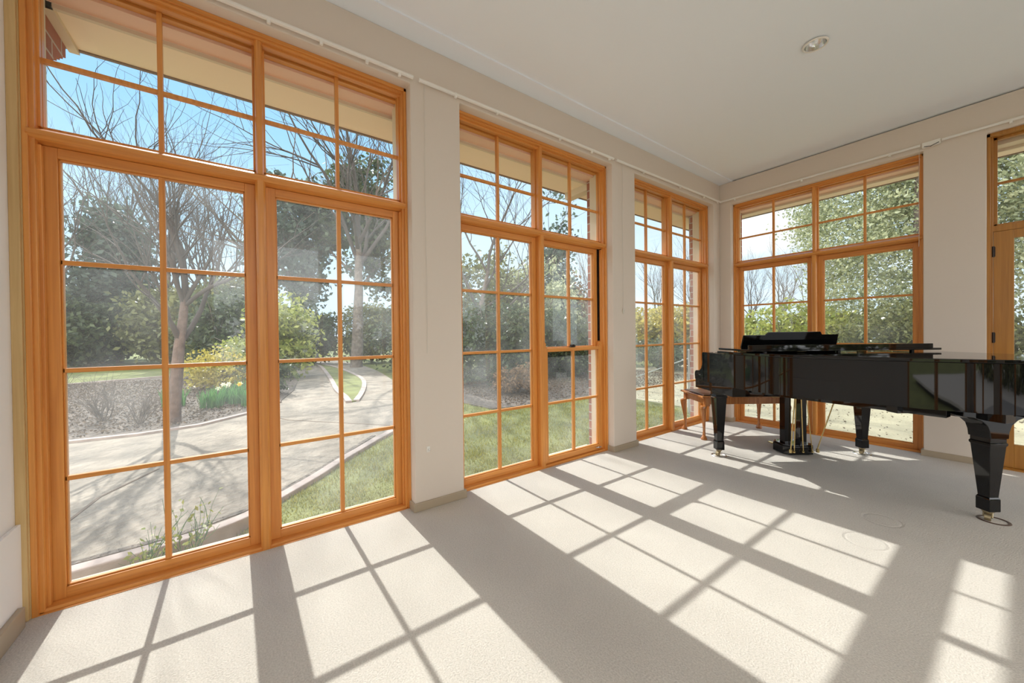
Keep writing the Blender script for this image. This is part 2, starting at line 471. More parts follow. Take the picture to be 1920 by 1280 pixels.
# unseen side wall; its window openings enlarged to bring more daylight into the room
ops_f = [(-5.6, -3.95, 0.0, 2.83), (-3.65, -2.0, 0.0, 2.83), (-1.8, -.3, 0.0, 2.83)]
far = lambda s, d, z: (XR + d, s, z)
b = wall_with_openings('w', far, YN - 0.2, 0.2, ops_f, 0, 0.2, 0, H, None, '')[0]
struct(b.build('wall_right', M['wall']), 'inner side wall out of the frame')
for i, (s0, s1, z0, z1) in enumerate(ops_f):
    b = MB()
    for (a, c, e0, e1) in ((s0, s0 + .06, z0, z1), (s1 - .06, s1, z0, z1), (s0, s1, z0, z0 + .06), (s0, s1, z1 - .06, z1), ((s0 + s1) / 2 - .03, (s0 + s1) / 2 + .03, z0, z1)):
        b.box(XR + .05, XR + .12, a, c, e0, e1)
    o = b.build('window_%d' % (i + 5), M['timber']); struct(o, 'unseen timber window in the side wall, made large to fill the room with light')
b = MB()  # unseen window added in the near wall to let in more daylight
for xx in (2.9, 3.77, 4.64): b.box(xx, xx + .06, YN - .12, YN - .05, 0, 2.83)
b.box(2.9, 4.7, YN - .12, YN - .05, 2.77, 2.83); b.box(2.9, 4.7, YN - .12, YN - .05, 2.02, 2.09)
struct(b.build('window_8', M['timber']), 'timber window frame added behind the camera to let in fill light')
# outer skirt under the floor so that no light leaks in
b = MB().box(-0.2, XR + .2, YN - .22, 0.2, -0.45, -0.12)
struct(b.build('trim_1', M['brick']), 'brick footing below the floor')

# skirting
def skirt(name, lst):
    b = MB()
    for (x0, x1, y0, y1) in lst: b.box(x0, x1, y0, y1, 0, 0.056)
    return struct(b.build(name, M['skirting'], bevel=0.003), 'fawn painted skirting board')
skirt('baseboard_left', [(0, .015, W1[1] - .015, W2[0] + .015), (-.07, .0, W1[1] - .015, W1[1]), (-.07, 0, W2[0], W2[0] + .015),
      (0, .015, W2[1] - .015, W3[0] + .015), (-.07, 0, W2[1] - .015, W2[1]), (-.07, 0, W3[0], W3[0] + .015),
      (0, .015, W3[1] - .015, 0), (-.07, 0, W3[1] - .015, W3[1])])
skirt('baseboard_back', [(0, W4[0] + .015, -.015, 0), (W4[0], W4[0] + .015, 0, .07), (W4[1] - .015, DR[0] + .0, -.015, 0), (W4[1] - .015, W4[1], 0, .07), (DR[1], XR, -.015, 0)])
b = MB().box(-0.02, 1.6, YN + .015, YN + .035, 0, 0.085)
struct(b.build('baseboard_near', M['skirting'], bevel=0.003), 'fawn painted skirting board')

# ---------------------------------------------------------------- windows
def window(idx, fn, s0, s1, hm, hung=False, label=''):
    """joinery in an opening s0..s1; fn(s, d, z)->point; hm: timber along the rail direction"""
    root = struct(empty('window_%d' % idx, fn((s0 + s1) / 2, 0.1, 0)), label)
    L = Vector(root.location)
    def mk(b, name, material, parent=None, **k):
        o = b.build(name, material, None, loc=L, **k)
        par = parent or root
        o.parent = par
        o.location = (0, 0, 0)
        return o
    def bx(b, a, c, d0, d1, z0, z1):
        p, q = fn(a, d0, z0), fn(c, d1, z1)
        b.box(p[0], q[0], p[1], q[1], z0, z1)
    sm = (s0 + s1) / 2
    J = 0.032
    # outer frame: jambs with stepped beads, head
    b = MB()
    for sg, e_ in ((1, s0), (-1, s1)):
        bx(b, e_, e_ + sg * J * .55, .073, .21, 0, HF)
        bx(b, e_ + sg * J * .5, e_ + sg * J, .088, .21, 0, HF)
        bx(b, e_ + sg * J * .9, e_ + sg * (J + .01), .112, .137, 0.015, 2.01)
        bx(b, e_ + sg * J * .9, e_ + sg * (J + .009), .118, .14, 2.09, 2.79)
    mk(b, 'window_frame', M['timber'], bevel=0.002)
    b = MB()
    bx(b, s0, s1, .073, .21, HF - .022, HF)
    bx(b, s0 + .02, s1 - .02, .083, .21, HF - .034, HF - .02)
    bx(b, s0 + .03, s1 - .03, .105, .14, HF - .046, HF - .03)
    bx(b, s0 + .03, s1 - .03, .17, .21, HF - .048, HF - .03)
    mk(b, 'window_head', hm, bevel=0.002)
    b = MB()
    b.prism([(.088, -.03), (.088, .006), (.094, .014), (.15, .017), (.24, .008), (.24, -.03)], lambda u, v, t: fn(t, u, v), s0, s1)
    bx(b, s0, s1, .076, .090, -.02, .003)
    mk(b, 'window_sill', hm)
    # centre mullion with a rounded nose
    b = MB()
    mw = .024
    poly = [(-mw, .21), (-mw, .10), (-mw * .85, .088), (-mw * .55, .078), (mw * .55, .078), (mw * .85, .088), (mw, .10), (mw, .21)]
    b.prism(poly, lambda u, v, t: fn(sm + u, v, t), 0.0, 2.03)
    mw2 = .019
    b.prism([(u / mw * mw2, v + .012 if v < .2 else v) for u, v in poly], lambda u, v, t: fn(sm + u, v, t), 2.03, HF - .03)
    mk(b, 'mullion', M['timber'])
    b = MB()
    tp = [(.066, 2.038), (.066, 2.054), (.074, 2.060), (.084, 2.062), (.146, 2.092), (.21, 2.092), (.21, 2.021), (.124, 2.019), (.082, 2.026), (.074, 2.032)]
    b.prism(tp, lambda u, v, t: fn(t, u, v), s0 + .012, s1 - .012)
    mk(b, 'transom', hm)
    # exterior painted frame
    b = MB()
    for sg, e_ in ((1, s0), (-1, s1)): bx(b, e_, e_ + sg * .034, .17, .212 if sg > 0 else .262, 0.0, HF)
    bx(b, s0, s1, .205, .37, -.06, -.01)
    mk(b, 'exterior_frame', M['cream'])
    b = MB(); bx(b, s0, s1, .212, .345, 2.767, HF); mk(b, 'exterior_head', M['pinkish'])
    # fanlights
    for (a, c) in ((s0 + J, sm - mw2), (sm + mw2, s1 - J)):
        b = MB(); md_ = (a + c) / 2
        bx(b, md_ - .010, md_ + .010, .148, .176, 2.09, HF - .03)
        bx(b, a, c, .150, .176, 2.386, 2.404)
        w = .010
        bx(b, a, a + w, .143, .17, 2.09, HF - .03); bx(b, c - w, c, .143, .17, 2.09, HF - .03)
        bx(b, a, c, .143, .17, 2.088, 2.10)
        o = mk(b, 'fanlight', M['timber'], bevel=0.0015)
        g = MB(); bx(g, a, c, .164, .168, 2.088, HF - .034)
        mk(g, 'glass', M['glass'], o)
    # lower sashes
    def sash(a, c, z0, z1, rows, d=.142, st=.047, top=.045, bot=.047, dust=True, name='sash'):
        b = MB()
        w = .007; md_ = (a + c) / 2
        bx(b, a, a + st, d, d + .04, z0, z1); bx(b, c - st, c, d, d + .04, z0, z1)
        bx(b, a + st, a + st + w, d + .012, d + .036, z0 + bot, z1 - top); bx(b, c - st - w, c - st, d + .012, d + .036, z0 + bot, z1 - top)
        bx(b, md_ - .0115, md_ + .0115, d + .010, d + .038, z0 + bot, z1 - top)
        b.use(1)
        bx(b, a + st, c - st, d, d + .04, z0, z0 + bot); bx(b, a + st, c - st, d, d + .04, z1 - top, z1)
        bx(b, a + st, c - st, d + .012, d + .036, z0 + bot, z0 + bot + w); bx(b, a + st, c - st, d + .012, d + .036, z1 - top - w, z1 - top)
        for r in rows: bx(b, a + st, c - st, d + .012, d + .036, r - .010, r + .010)
        o = mk(b, name, [M['timber'], hm], bevel=0.0018)
        g = MB(); bx(g, a + st * .5, c - st * .5, d + .024, d + .028, z0 + bot * .5, z1 - top * .5)
        mk(g, 'glass', M['glassd'] if dust else M['glass'], o)
        return o
    sl, sr = sm - mw, sm + mw
    rows = (.545, 1.030, 1.515)
    sash(s0 + J, sl, .016, 2.018, rows)
    if not hung:
        sash(sr, s1 - J, .016, 2.018, rows)
    else:
        up = sash(sr, s1 - J - .02, 1.012, 2.018, (1.515,), d=.158, name='upper_sash', bot=.035)
        lo_ = sash(sr, s1 - J, .02, 1.045, (.545,), d=.116, st=.055, name='lower_sash', top=.028)
        b = MB()
        for (e_, sg) in ((sr, 1), (s1 - J, -1)):      # sash horns
            b.prism([(0, 1.04), (.042, 1.04), (.042, 1.055), (.034, 1.066), (.036, 1.085), (.022, 1.098), (0, 1.10)], lambda u, v, t: fn(e_ + sg * u, t, v), .118, .154)
        mk(b, 'sash_horn', M['timber'], lo_)
        b = MB(); mm = (sr + s1 - J) / 2 - .02
        bx(b, mm - .03, mm + .03, .112, .142, 1.046, 1.054); bx(b, mm - .018, mm + .012, .105, .14, 1.054, 1.072); bx(b, mm + .006, mm + .016, .098, .118, 1.056, 1.066)
        mk(b, 'sash_latch', M['dark'], bevel=.002)
        b = MB(); bx(b, s1 - J - .02, s1 - J - .0, .150, .16, 1.10, 2.018); bx(b, s1 - J - .002, s1 - J, .116, .16, 1.10, 2.018)
        mk(b, 'sash_track', M['dark'])
        b = MB()
        bx(b, s1 - J - .12, s1 - J - .05, .088, .108, .045, .052); bx(b, s1 - J - .10, s1 - J - .07, .082, .092, .045, .058)
        mk(b, 'sash_lift', M['chrome'], lo_, bevel=.002)
    return root

window(1, left, W1[0], W1[1], M['timberh'], label='largest timber window at left')
window(2, left, W2[0], W2[1], M['timberh'], hung=True, label='timber window with sliding sash in the middle of the left wall')
window(3, left, W3[0], W3[1], M['timberh'], label='timber window beside the room corner')
window(4, back, W4[0], W4[1], M['timberx'], label='timber window behind the piano')
# filler post of the first window, beside the near wall
b = MB().box(-.21, -.073, W1[0] - .042, W1[0], 0, HF)
b.box(-.079, -.060, W1[0] - .034, W1[0] - .004, 0, HF)
struct(b.build('trim_2', M['pale'], bevel=.002), 'raw pale timber strip beside the left window')

# door to the right of the pier
root = struct(empty('door_1', (DR[0], .1, 0)), 'honey timber glazed door at the right edge')
Ld = Vector(root.location)
def dmk(b, name, material, parent=None, **k):
    o = b.build(name, material, None, loc=Ld, **k); o.parent = parent or root; o.location = (0, 0, 0); return o
b = MB()
for sg, e_ in ((1, DR[0]), (-1, DR[1])):
    b.box(e_, e_ + sg * .02, .03, .2, 0, HF); b.box(e_ + sg * .015, e_ + sg * .032, .05, .2, 0, HF)
b.box(DR[0], DR[1], .03, .2, HF - .03, HF)
b.box(DR[0] + .03, DR[1] - .03, .06, .2, 2.00, 2.05)
dmk(b, 'door_frame', M['doorwood'], bevel=.002)
b = MB()
x0, x1 = DR[0] + .034, DR[1] - .034
b.box(x0, x0 + .105, .06, .10, .012, 1.998); b.box(x1 - .105, x1, .06, .10, .012, 1.998)
b.box(x0 + .105, x1 - .105, .06, .10, .012, .205); b.box(x0 + .105, x1 - .105, .06, .10, 1.93, 1.998)
leaf = dmk(b, 'door_leaf', M['doorwood'], bevel=.002)
b = MB(); b.box(x0 + .1, x1 - .1, .077, .081, .2, 1.935); dmk(b, 'glass', M['glassd'], leaf)
for zz in (1.83, 1.10, .90, .2):
    b = MB(); b.tube([(x0 - .001, .052, zz - .045), (x0 - .001, .052, zz + .045)], .008, 8); b.box(x0 - .012, x0 + .01, .055, .06, zz - .04, zz + .04)
    dmk(b, 'hinge', M['dark'])
b = MB(); b.tube([(x1 - .05, .03, 1.0), (x1 - .05, .06, 1.0)], .012, 8); b.tube([(x1 - .05, .03, 1.0), (x1 - .15, .03, 1.0)], .008, 8)
dmk(b, 'door_handle', M['brass'])
b = MB(); md_ = (x0 + x1) / 2
b.box(md_ - .01, md_ + .01, .10, .13, 2.05, HF - .03); b.box(x0, x1, .10, .13, 2.405, 2.423)
b.box(x0, x1, .09, .13, 2.05, 2.066); b.box(x0 - .004, x0 + .02, .09, .13, 2.05, HF - .03); b.box(x0, x1, .09, .13, HF - .05, HF - .03)
fl_ = dmk(b, 'fanlight', M['doorwood'], bevel=.0015)
b = MB(); b.box(x0, x1, .112, .116, 2.05, HF - .03); dmk(b, 'glass', M['glass'], fl_)
b = MB().box(DR[0], DR[1], .2, .345, 2.767, HF); dmk(b, 'exterior_head', M['cream'])
b = MB().box(DR[0], DR[1], .0, .3, -.03, .010); dmk(b, 'threshold', M['doorwood'])

# ---------------------------------------------------------------- eaves
DE = 0.68; DB = 0.56; ZE = 2.765
b = MB()
b.box(-DE, -OUT, -5.88, OUT + .0, ZE, ZE + .03)
b.box(-DE, XR, OUT, DB, ZE, ZE + .03)
struct(b.build('trim_3', M['soffit']), 'beige eave soffit outside the windows')
b = MB()
b.box(-OUT - .022, -OUT, -5.88, OUT, ZE - .022, ZE); b.box(-OUT, XR, OUT, OUT + .022, ZE - .022, ZE)
struct(b.build('trim_4', M['cream']), 'cream beading where soffit meets brick')
b = MB()
b.box(-DE - .02, -DE, -5.90, DB + .02, ZE - .008, ZE + .17); b.box(-DE, XR, DB, DB + .02, ZE - .008, ZE + .17)
b.box(-DE - .10, -DE - .02, -6.0, DB + .1, ZE + .095, ZE + .18); b.box(-DE - .02, XR, DB + .02, DB + .10, ZE + .095, ZE + .18)
struct(b.build('trim_5', M['gutter']), 'brown fascia and gutter along the eave')
b = MB()
b.pts([[(-DE - .04, -6.1, ZE + .16), (-DE - .04, -6.1, ZE + .20), (.6, -6.1, ZE + .75), (.6, -6.1, ZE + .71)], [(-DE - .04, .4, ZE + .16), (-DE - .04, .4, ZE + .20), (.6, .4, ZE + .75), (.6, .4, ZE + .71)]])
b.box(-.3, XR + .3, -6.4, .4, H + .16, H + .2)
b.box(-DE, XR + .3, .4, DB + .04, ZE + .16, H + .2)
struct(b.build('trim_6', M['gutter']), 'roof deck above the eaves')
b = MB()
st = [(-.33, 2.98), (-.65, 2.765), (-.65, 2.68)]
x = -.65; z = 2.68
for i in range(8):
    x += .040; st.append((x, z)); z -= .029; st.append((x, z))
st.append((-.2, z)); st.append((-.2, 2.98))
b.prism(st, lambda u, v, t: (u, t, v), -6.01, -5.885)
struct(b.build('trim_7', M['brick']), 'stepped brick corbel at the end of the eave')
b = MB().box(-.70, -.33, -5.885, -5.845, ZE - .022, ZE)
struct(b.build('trim_8', M['cream']), 'cream barge trim beside the corbel')
b = MB(); b.box(-.68, -.33, -2.17, -2.07, ZE - .072, ZE)
struct(b.build('trim_9', M['cream']), 'cream eave bracket between two windows')

# ---------------------------------------------------------------- piano
X_ = Vector((-0.5805248, -0.81424257, 0)); 
RZ = math.atan2(X_.y, X_.x)
piano = tag(empty('grand_piano', (1.065, -.92, 0), RZ), 'glossy black grand piano with closed lid standing on the carpet in the room corner', 'piano')
def spl(pts, n=6):
    out = []
    P = [Vector(p) for p in pts]
    for i in range(len(P) - 1):
        p0, p1, p2, p3 = P[max(i - 1, 0)], P[i], P[i + 1], P[min(i + 2, len(P) - 1)]
        for k_ in range(n):
            t = k_ / n
            out.append(.5 * ((2 * p1) + (p2 - p0) * t + (2 * p0 - 5 * p1 + 4 * p2 - p3) * t * t + (3 * p1 - p0 - 3 * p2 + p3) * t ** 3))
    out.append(P[-1]); return out
curve = spl([(.75, .30), (.742, .40), (.70, .56), (.62, .72), (.50, .89), (.36, 1.05), (.22, 1.20), (.10, 1.31), (-.03, 1.41), (-.17, 1.475), (-.33, 1.50), (-.49, 1.475), (-.62, 1.40), (-.71, 1.27), (-.75, 1.10)], 5)
def offset(poly, d):
    out = []; n = len(poly)
    for i in range(n):
        a, c = poly[i - 1], poly[(i + 1) % n]
        t = Vector((c[0] - a[0], c[1] - a[1])).normalized()
        out.append((poly[i][0] + t.y * d, poly[i][1] - t.x * d))
    return out
rim = [(.75, -.17)] + [(p.x, p.y) for p in curve] + [(-.75, -.17)]
sides = [(.75, -.17)] + [(p.x, p.y) for p in curve] + [(-.75, -.17)]
# rim as a thin bent wall (open inside)
def strip(outer, th, z0, z1):
    b = MB()
    n = len(outer)
    inner = []
    for i in range(n):
        a, c = outer[max(i - 1, 0)], outer[min(i + 1, n - 1)]
        t = Vector((c[0] - a[0], c[1] - a[1])).normalized()
        inner.append((outer[i][0] - t.y * th, outer[i][1] + t.x * th))
    loops = [[(o[0], o[1], z0), (o[0], o[1], z1), (q[0], q[1], z1), (q[0], q[1], z0)] for o, q in zip(outer, inner)]
    return b.pts(loops)
rb = strip(sides, .045, .69, .975)
ro = rb.build('rim', M['black'], piano)
for p in ro.data.polygons:
    p.use_smooth = True
ro.data.set_sharp_from_angle(angle=math.radians(35))
# key arms with their scrolled fronts
arm = [(-.14, .975), (-.16, .975), (-.185, .97), (-.19, .955), (-.185, .88), (-.19, .85), (-.205, .815), (-.235, .79), (-.27, .785), (-.31, .782), (-.33, .77), (-.336, .74), (-.33, .70), (-.33, .69), (-.14, .69)]
for sg in (1, -1):
    b = MB(); b.prism(arm, lambda u, v, t: (t, u, v), sg * .75, sg * .66)
    b.build('key_arm', M['black'], piano, bevel=.004)
b = MB().box(-.742, .742, -.335, .30, .605, .689)
b.box(-.70, .70, -.345, -.32, .66, .735)
b.build('keybed', M['black'], piano, bevel=.003)
b = MB(); 
b.box(-.66, .66, -.12, -.09, .76, .975)
b.build('fallboard', M['black'], piano, bevel=.006)
b = MB(); b.prism([(-.315, .742), (-.318, .752), (-.30, .765), (-.12, .80), (-.12, .78), (-.29, .742)], lambda u, v, t: (t, u, v), -.655, .655)
b.build('key_lid', M['black'], piano, bevel=.002)
MB().box(-.65, .65, -.30, -.12, .70, .738).build('key_slip', M['black'], piano, bevel=.002)
# soundboard base and underside beams
b = MB(); inn = offset([(p.x, p.y) for p in curve] , 0)
b.prism([(p.x * .97, p.y * .985) for p in curve] + [(-.73, .2), (.73, .2)], lambda u, v, t: (u, v, t), .70, .73)
b.build('soundboard', M['blackmatte'], piano)
def rib(name, p, q, z0, z1, w):
    p = Vector(p); q = Vector(q); t = (q - p).normalized(); s_ = Vector((-t.y, t.x)) * w / 2
    b = MB(); b.pts([[(*(p + s_), z0), (*(p - s_), z0), (*(p - s_), z1), (*(p + s_), z1)], [(*(q + s_), z0), (*(q - s_), z0), (*(q - s_), z1), (*(q + s_), z1)]])
    return b.build(name, M['black'], piano, bevel=.002)
rib('beam', (.55, .30), (.02, 1.28), .64, .70, .08)
rib('beam', (.0, .30), (-.25, 1.36), .62, .70, .09)
rib('beam', (-.5, .30), (-.45, 1.38), .64, .70, .08)
rib('beam', (.18, 1.10), (-.60, 1.10), .635, .70, .07)
# lid
lidp = [(.775, .13)] + [(p.x, p.y) for p in spl([(.772, .31), (.762, .41), (.72, .57), (.64, .735), (.52, .905), (.378, 1.065), (.238, 1.215), (.115, 1.33), (-.02, 1.43), (-.165, 1.497), (-.33, 1.522), (-.495, 1.497), (-.635, 1.418), (-.73, 1.28), (-.772, 1.10)], 5)] + [(-.775, .13)]
b = MB(); b.prism(lidp, lambda u, v, t: (u, v, t), .978, 1.000)
b.build('lid', M['black'], piano, bevel=.004)
b = MB(); b.box(-.775, .765, .135, .57, 1.012, 1.028)
flap = b.build('lid_flap', M['black'], piano, bevel=.003)
b = MB().box(-.705, .765, .550, .572, 1.026, 1.064); b.build('lid_lip', M['black'], flap, bevel=.003)
for xx in (-.6, 0, .6):
    MB().box(xx - .01, xx + .01, .50, .52, 1.0, 1.012).build('rubber_buffer', M['blackmatte'], flap)
for xx in (-.55, 0.0, .55):
    MB().tube([(xx - .04, .132, 1.006), (xx + .04, .132, 1.006)], .005, 8).build('hinge', M['brass'], flap)
# music desk
def desk(u, v): return (u, .035 + (v - 1.0) * .22)
b = MB()
dp = [(.475, 0), (.465, .145), (.26, .145), (.235, .172), (-.255, .172), (-.275, .145), (-.43, .145), (-.435, 0)]
b.prism(dp, lambda u, v, t: (u, -.02 + v * .25 + t, .995 + v), 0, .016)
de = b.build('music_desk', M['black'], piano, bevel=.003)
b = MB().box(-.44, .44, -.09, -.015, .985, .997); b.build('desk_shelf', M['black'], de, bevel=.002)
b = MB().tube([(.30, -.005, 1.088), (.15, -.005, 1.088)], .0035, 6); b.build('desk_prop', M['brass'], de)
# legs
def leg(cx, cy, top, name='leg'):
    root_ = MB()
    def sq(hw, z): return [(cx - hw, cy - hw, z), (cx + hw, cy - hw, z), (cx + hw, cy + hw, z), (cx - hw, cy + hw, z)]
    root_.pts([sq(.050, top), sq(.050, top - .03), sq(.054, top - .033), sq(.054, top - .045), sq(.049, top - .055), sq(.029, .150), sq(.029, .146), sq(.033, .138), sq(.0345, .132), sq(.0345, .062), sq(.032, .058)])
    o = root_.build(name, M['black'], piano, bevel=.002)
    c_ = MB()
    c_.lathe([(.016, .030), (.018, .044), (.026, .05), (.026, .060)], (cx, cy), 12)
    a = .6
    d_ = Vector((math.cos(a), math.sin(a)))
    for s_ in (-1, 1):
        pth = [(cx - d_.y * s_ * .016, cy + d_.x * s_ * .016, .045), (cx + d_.x * .02 - d_.y * s_ * .016, cy + d_.y * .02 + d_.x * s_ * .016, .02)]
        c_.tube(pth, .005, 6)
    k0 = Vector((cx + d_.x * .02, cy + d_.y * .02, .021))
    c_.tube([k0 - Vector((-d_.y, d_.x, 0)) * .013, k0 + Vector((-d_.y, d_.x, 0)) * .013], .021, 16)
    c_.build('caster', M['dullbrass'], o, smooth=False)
    return o
leg(.69, 0, .606); leg(-.68, .0, .606)
lc = leg(-.265, 1.245, .515)
b = MB()
br = [(-.22, .70), (-.22, .648), (-.16, .64), (-.11, .62), (-.075, .59), (-.06, .55), (-.055, .51), (.055, .51), (.06, .55), (.075, .59), (.11, .62), (.16, .64), (.22, .648), (.22, .70)]
b.prism(br, lambda u, v, t: (-.265 + u, t, v), 1.245 - .056, 1.245 + .056)
b.build('leg_bracket', M['black'], piano, bevel=.003)
# lyre
b = MB()
ox = -.065; oy = .06
bxp = [(-.145, -.06), (-.105, -.01), (.115, -.01), (.145, -.06), (.145, -.19), (.11, -.24), (-.11, -.24), (-.145, -.19)]
b.prism([(ox + u, v) for u, v in bxp], lambda u, v, t: (u, v + oy, t), .010, .085)
b.prism([(ox + u * .94, -.12 + (v + .12) * .92) for u, v in bxp], lambda u, v, t: (u, v + oy, t), .085, .098)
ly = b.build('pedal_lyre', M['black'], piano, bevel=.003)
for sx in (-.075, .075):
    b = MB(); b.pts([[(ox + sx + a_ * .030, oy - .12 + c_ * .035, z_) for a_, c_ in ((-1, -1), (1, -1), (1, 1), (-1, 1))] for z_ in (.098, .59)])
    b.box(ox + sx - .04, ox + sx + .04, oy - .165, oy - .075, .585, .606)
    b.build('lyre_post', M['black'], ly, bevel=.002)
for sx in (-.085, 0, .085):
    b = MB(); b.tube([(ox + sx, oy + .004, .04), (ox + sx * .55, oy - .02, .60)], .0042, 8); b.lathe([(.011, 0), (.011, .012), (.005, .018)], (ox + sx, oy + .004), 10, z0=.036)
    b.build('pedal_rod', M['brass'], ly)
    b = MB(); b.prism([(-.014, -.33), (.014, -.33), (.018, -.30), (.010, -.235), (-.010, -.235), (-.018, -.30)], lambda u, v, t: (ox + sx + u, v + oy, t), .040, .050)
    b.build('pedal', M['brass'], ly, bevel=.002)
for sx, tx in ((.115, .165), (-.14, -.215)):
    b = MB(); b.tube([(ox + sx + (0 if sx > 0 else .01), oy, .05), (tx, .27, .66)], .0048, 8); b.lathe([(.013, 0), (.013, .03), (.007, .036)], (ox + sx, oy), 10, z0=.035)
    b.build('lyre_brace', M['brass'], ly)
b = MB().tube([(.30, .28, .628), (.33, .30, .60), (.38, .30, .60), (.40, .29, .61)], .003, 6); b.build('lid_prop_hook', M['brass'], piano)
# castor ring trodden into the carpet
for (cx, cy) in ((.69, 0), (-.28, 1.26), (-.68, 0)):
    b = MB(); b.lathe([(.054, .0), (.056, .003), (.062, .004), (.067, .003), (.069, 0)], (cx, cy), 28, cap=False, z0=.0005)
    b.build('castor_ring', M['leather'] if cx < -.1 and cy > 1 else M['chrome'], piano, smooth=True)

# ---------------------------------------------------------------- piano bench
Yv = Vector((0.81424257, -0.5805248, 0))
def PL(lx, lyy, z=0.0): return Vector((1.065, -.92, 0)) + X_ * lx + Yv * lyy + Vector((0, 0, z))
bc = PL(.105, -.745)
bench = tag(empty('piano_bench', bc, RZ), 'red-brown wooden duet bench with cabriole legs tucked behind the piano keyboard', 'bench')
hx, hy = .455, .225
def cab(sx, sy):
    b = MB(); cx, cy = sx * hx, sy * hy
    prof = [(0, .0, .030), (0, .012, .034), (0, .022, .028), (-.006, .045, .016), (-.010, .09, .0125), (-.006, .16, .015), (.004, .24, .021), (.012, .31, .028), (.012, .345, .033), (.004, .365, .036), (-.004, .372, .030)]
    dx, dy = sx * .7071, sy * .7071
    b.pts([[(cx + dx * o_ + r * math.cos(2 * PI * q / 12), cy + dy * o_ + r * math.sin(2 * PI * q / 12), z) for q in range(12)] for o_, z, r in prof])
    b.box(cx - sx * .03 - .026, cx - sx * .03 + .026 , cy - sy * .0 - .026, cy - sy * .0 + .026, .368, .455)
    return b
for sx in (1, -1):
    for sy in (1, -1): cab(sx, sy).build('leg', M['mahog'], bench, smooth=False)
b = MB()
for sy in (1, -1): b.box(-hx, hx, sy * hy - .012, sy * hy + .012, .385, .455)
for sx in (1, -1): b.box(sx * (hx - .03) - .012, sx * (hx - .03) + .012, -hy, hy, .385, .455)
b.build('apron', M['mahog'], bench, bevel=.003)
b = MB().box(-hx - .03, hx + .03, -hy - .035, hy + .035, .455, .477); b.build('bench_top', M['mahog'], bench, bevel=.006)
b = MB().box(-hx + .0, hx - .0, -hy + .0, hy - .0, .477, .489); b.build('seat_pad', M['leather'], bench, bevel=.006)

# ---------------------------------------------------------------- ceiling light, rails, cords
dl = tag(empty('ceiling_downlight', (1.531, -1.95, H)), 'round recessed downlight with silver reflector in the white ceiling', 'ceiling light')
b = MB(); b.lathe([(.060, .012), (.060, -.002), (.064, -.004), (.070, -.002), (.072, .004)], (0, 0), 36, cap=False); b.build('trim_ring', M['white'], dl, smooth=True)
b = MB(); b.lathe([(.0605, -.001), (.056, .02), (.044, .045), (.022, .06), (.001, .063)], (0, 0), 36, cap=False)
M['refl'] = mat('satin_aluminium_reflector', (0.70, 0.71, 0.70), 0.16, 1.0)
b.build('reflector', M['refl'], dl, smooth=True)
# hole in the ceiling board for the can
cut = MB(); cut.lathe([(.062, -.05), (.062, .12)], (1.531, -1.95), 36, z0=H)
cu = cut.build('downlight_cutter', M['ceiling'])
ceil = bpy.data.objects['ceiling']
md = ceil.modifiers.new('hole', 'BOOLEAN'); md.operation = 'DIFFERENCE'; md.object = cu; md.solver = 'EXACT'
dg = bpy.context.evaluated_depsgraph_get()
newme = bpy.data.meshes.new_from_object(ceil.evaluated_get(dg))
ceil.modifiers.clear(); ceil.data = newme
bpy.data.objects.remove(cu)

def rail(name, pts, brk, label):
    o = tag(empty(name, pts[0]), label, 'curtain rail', None)
    L = Vector(pts[0])
    b = MB(); b.tube([Vector(p) - L for p in pts], .012, 8); b.build('rail', M['white'], o)
    for p in brk:
        p = Vector(p) - L
        b = MB(); b.box(p.x - .009, p.x + .009, p.y - .009, p.y + .009, p.z - .022, p.z + .012)
        b.build('rail_bracket', M['white'], o, bevel=.003)
    return o
x_ = .022
rail('curtain_rail', [(x_, -5.86, 2.852), (x_, -4.21, 2.860)], [(x_, y, 2.852) for y in (-5.5, -5.0, -4.75, -4.5, -4.30)], 'white curtain rail above the largest window at left')
rail('curtain_rail', [(x_, -4.17, 2.860), (x_, -2.19, 2.872)], [(x_, y, 2.862) for y in (-3.9, -3.55, -2.9, -2.5, -2.25)], 'white curtain rail above the middle window of the left wall')
rail('curtain_rail', [(x_, -2.15, 2.872), (x_, -.02, 2.885)], [(x_, y, 2.872) for y in (-1.7, -1.0, -.45, -.1)], 'white curtain rail above the left wall window nearest the corner')
rail('curtain_rail', [(.03, -x_, 2.885), (1.80, -x_, 2.880)], [(x, -x_, 2.878) for x in (.2, .9, 1.6)], 'white curtain rail above the window behind the piano')
rail('curtain_rail', [(1.93, -x_, 2.880), (3.4, -x_, 2.876)], [(x, -x_, 2.876) for x in (2.3, 3.0)], 'white curtain rail above the door at the right edge')
o = tag(empty('rail_connector', (1.865, -.02, 2.875)), 'white plastic rail end box on the pier between window and door', 'rail fitting')
b = MB(); b.box(-.055, .06, -.016, .016, -.026, .02); b.build('housing', M['white'], o, bevel=.005)
b = MB(); b.tube([(-.04, -.018, -.02), (0, -.019, -.030), (.05, -.018, -.012)], .003, 6); b.build('cord_stub', M['dark'], o)

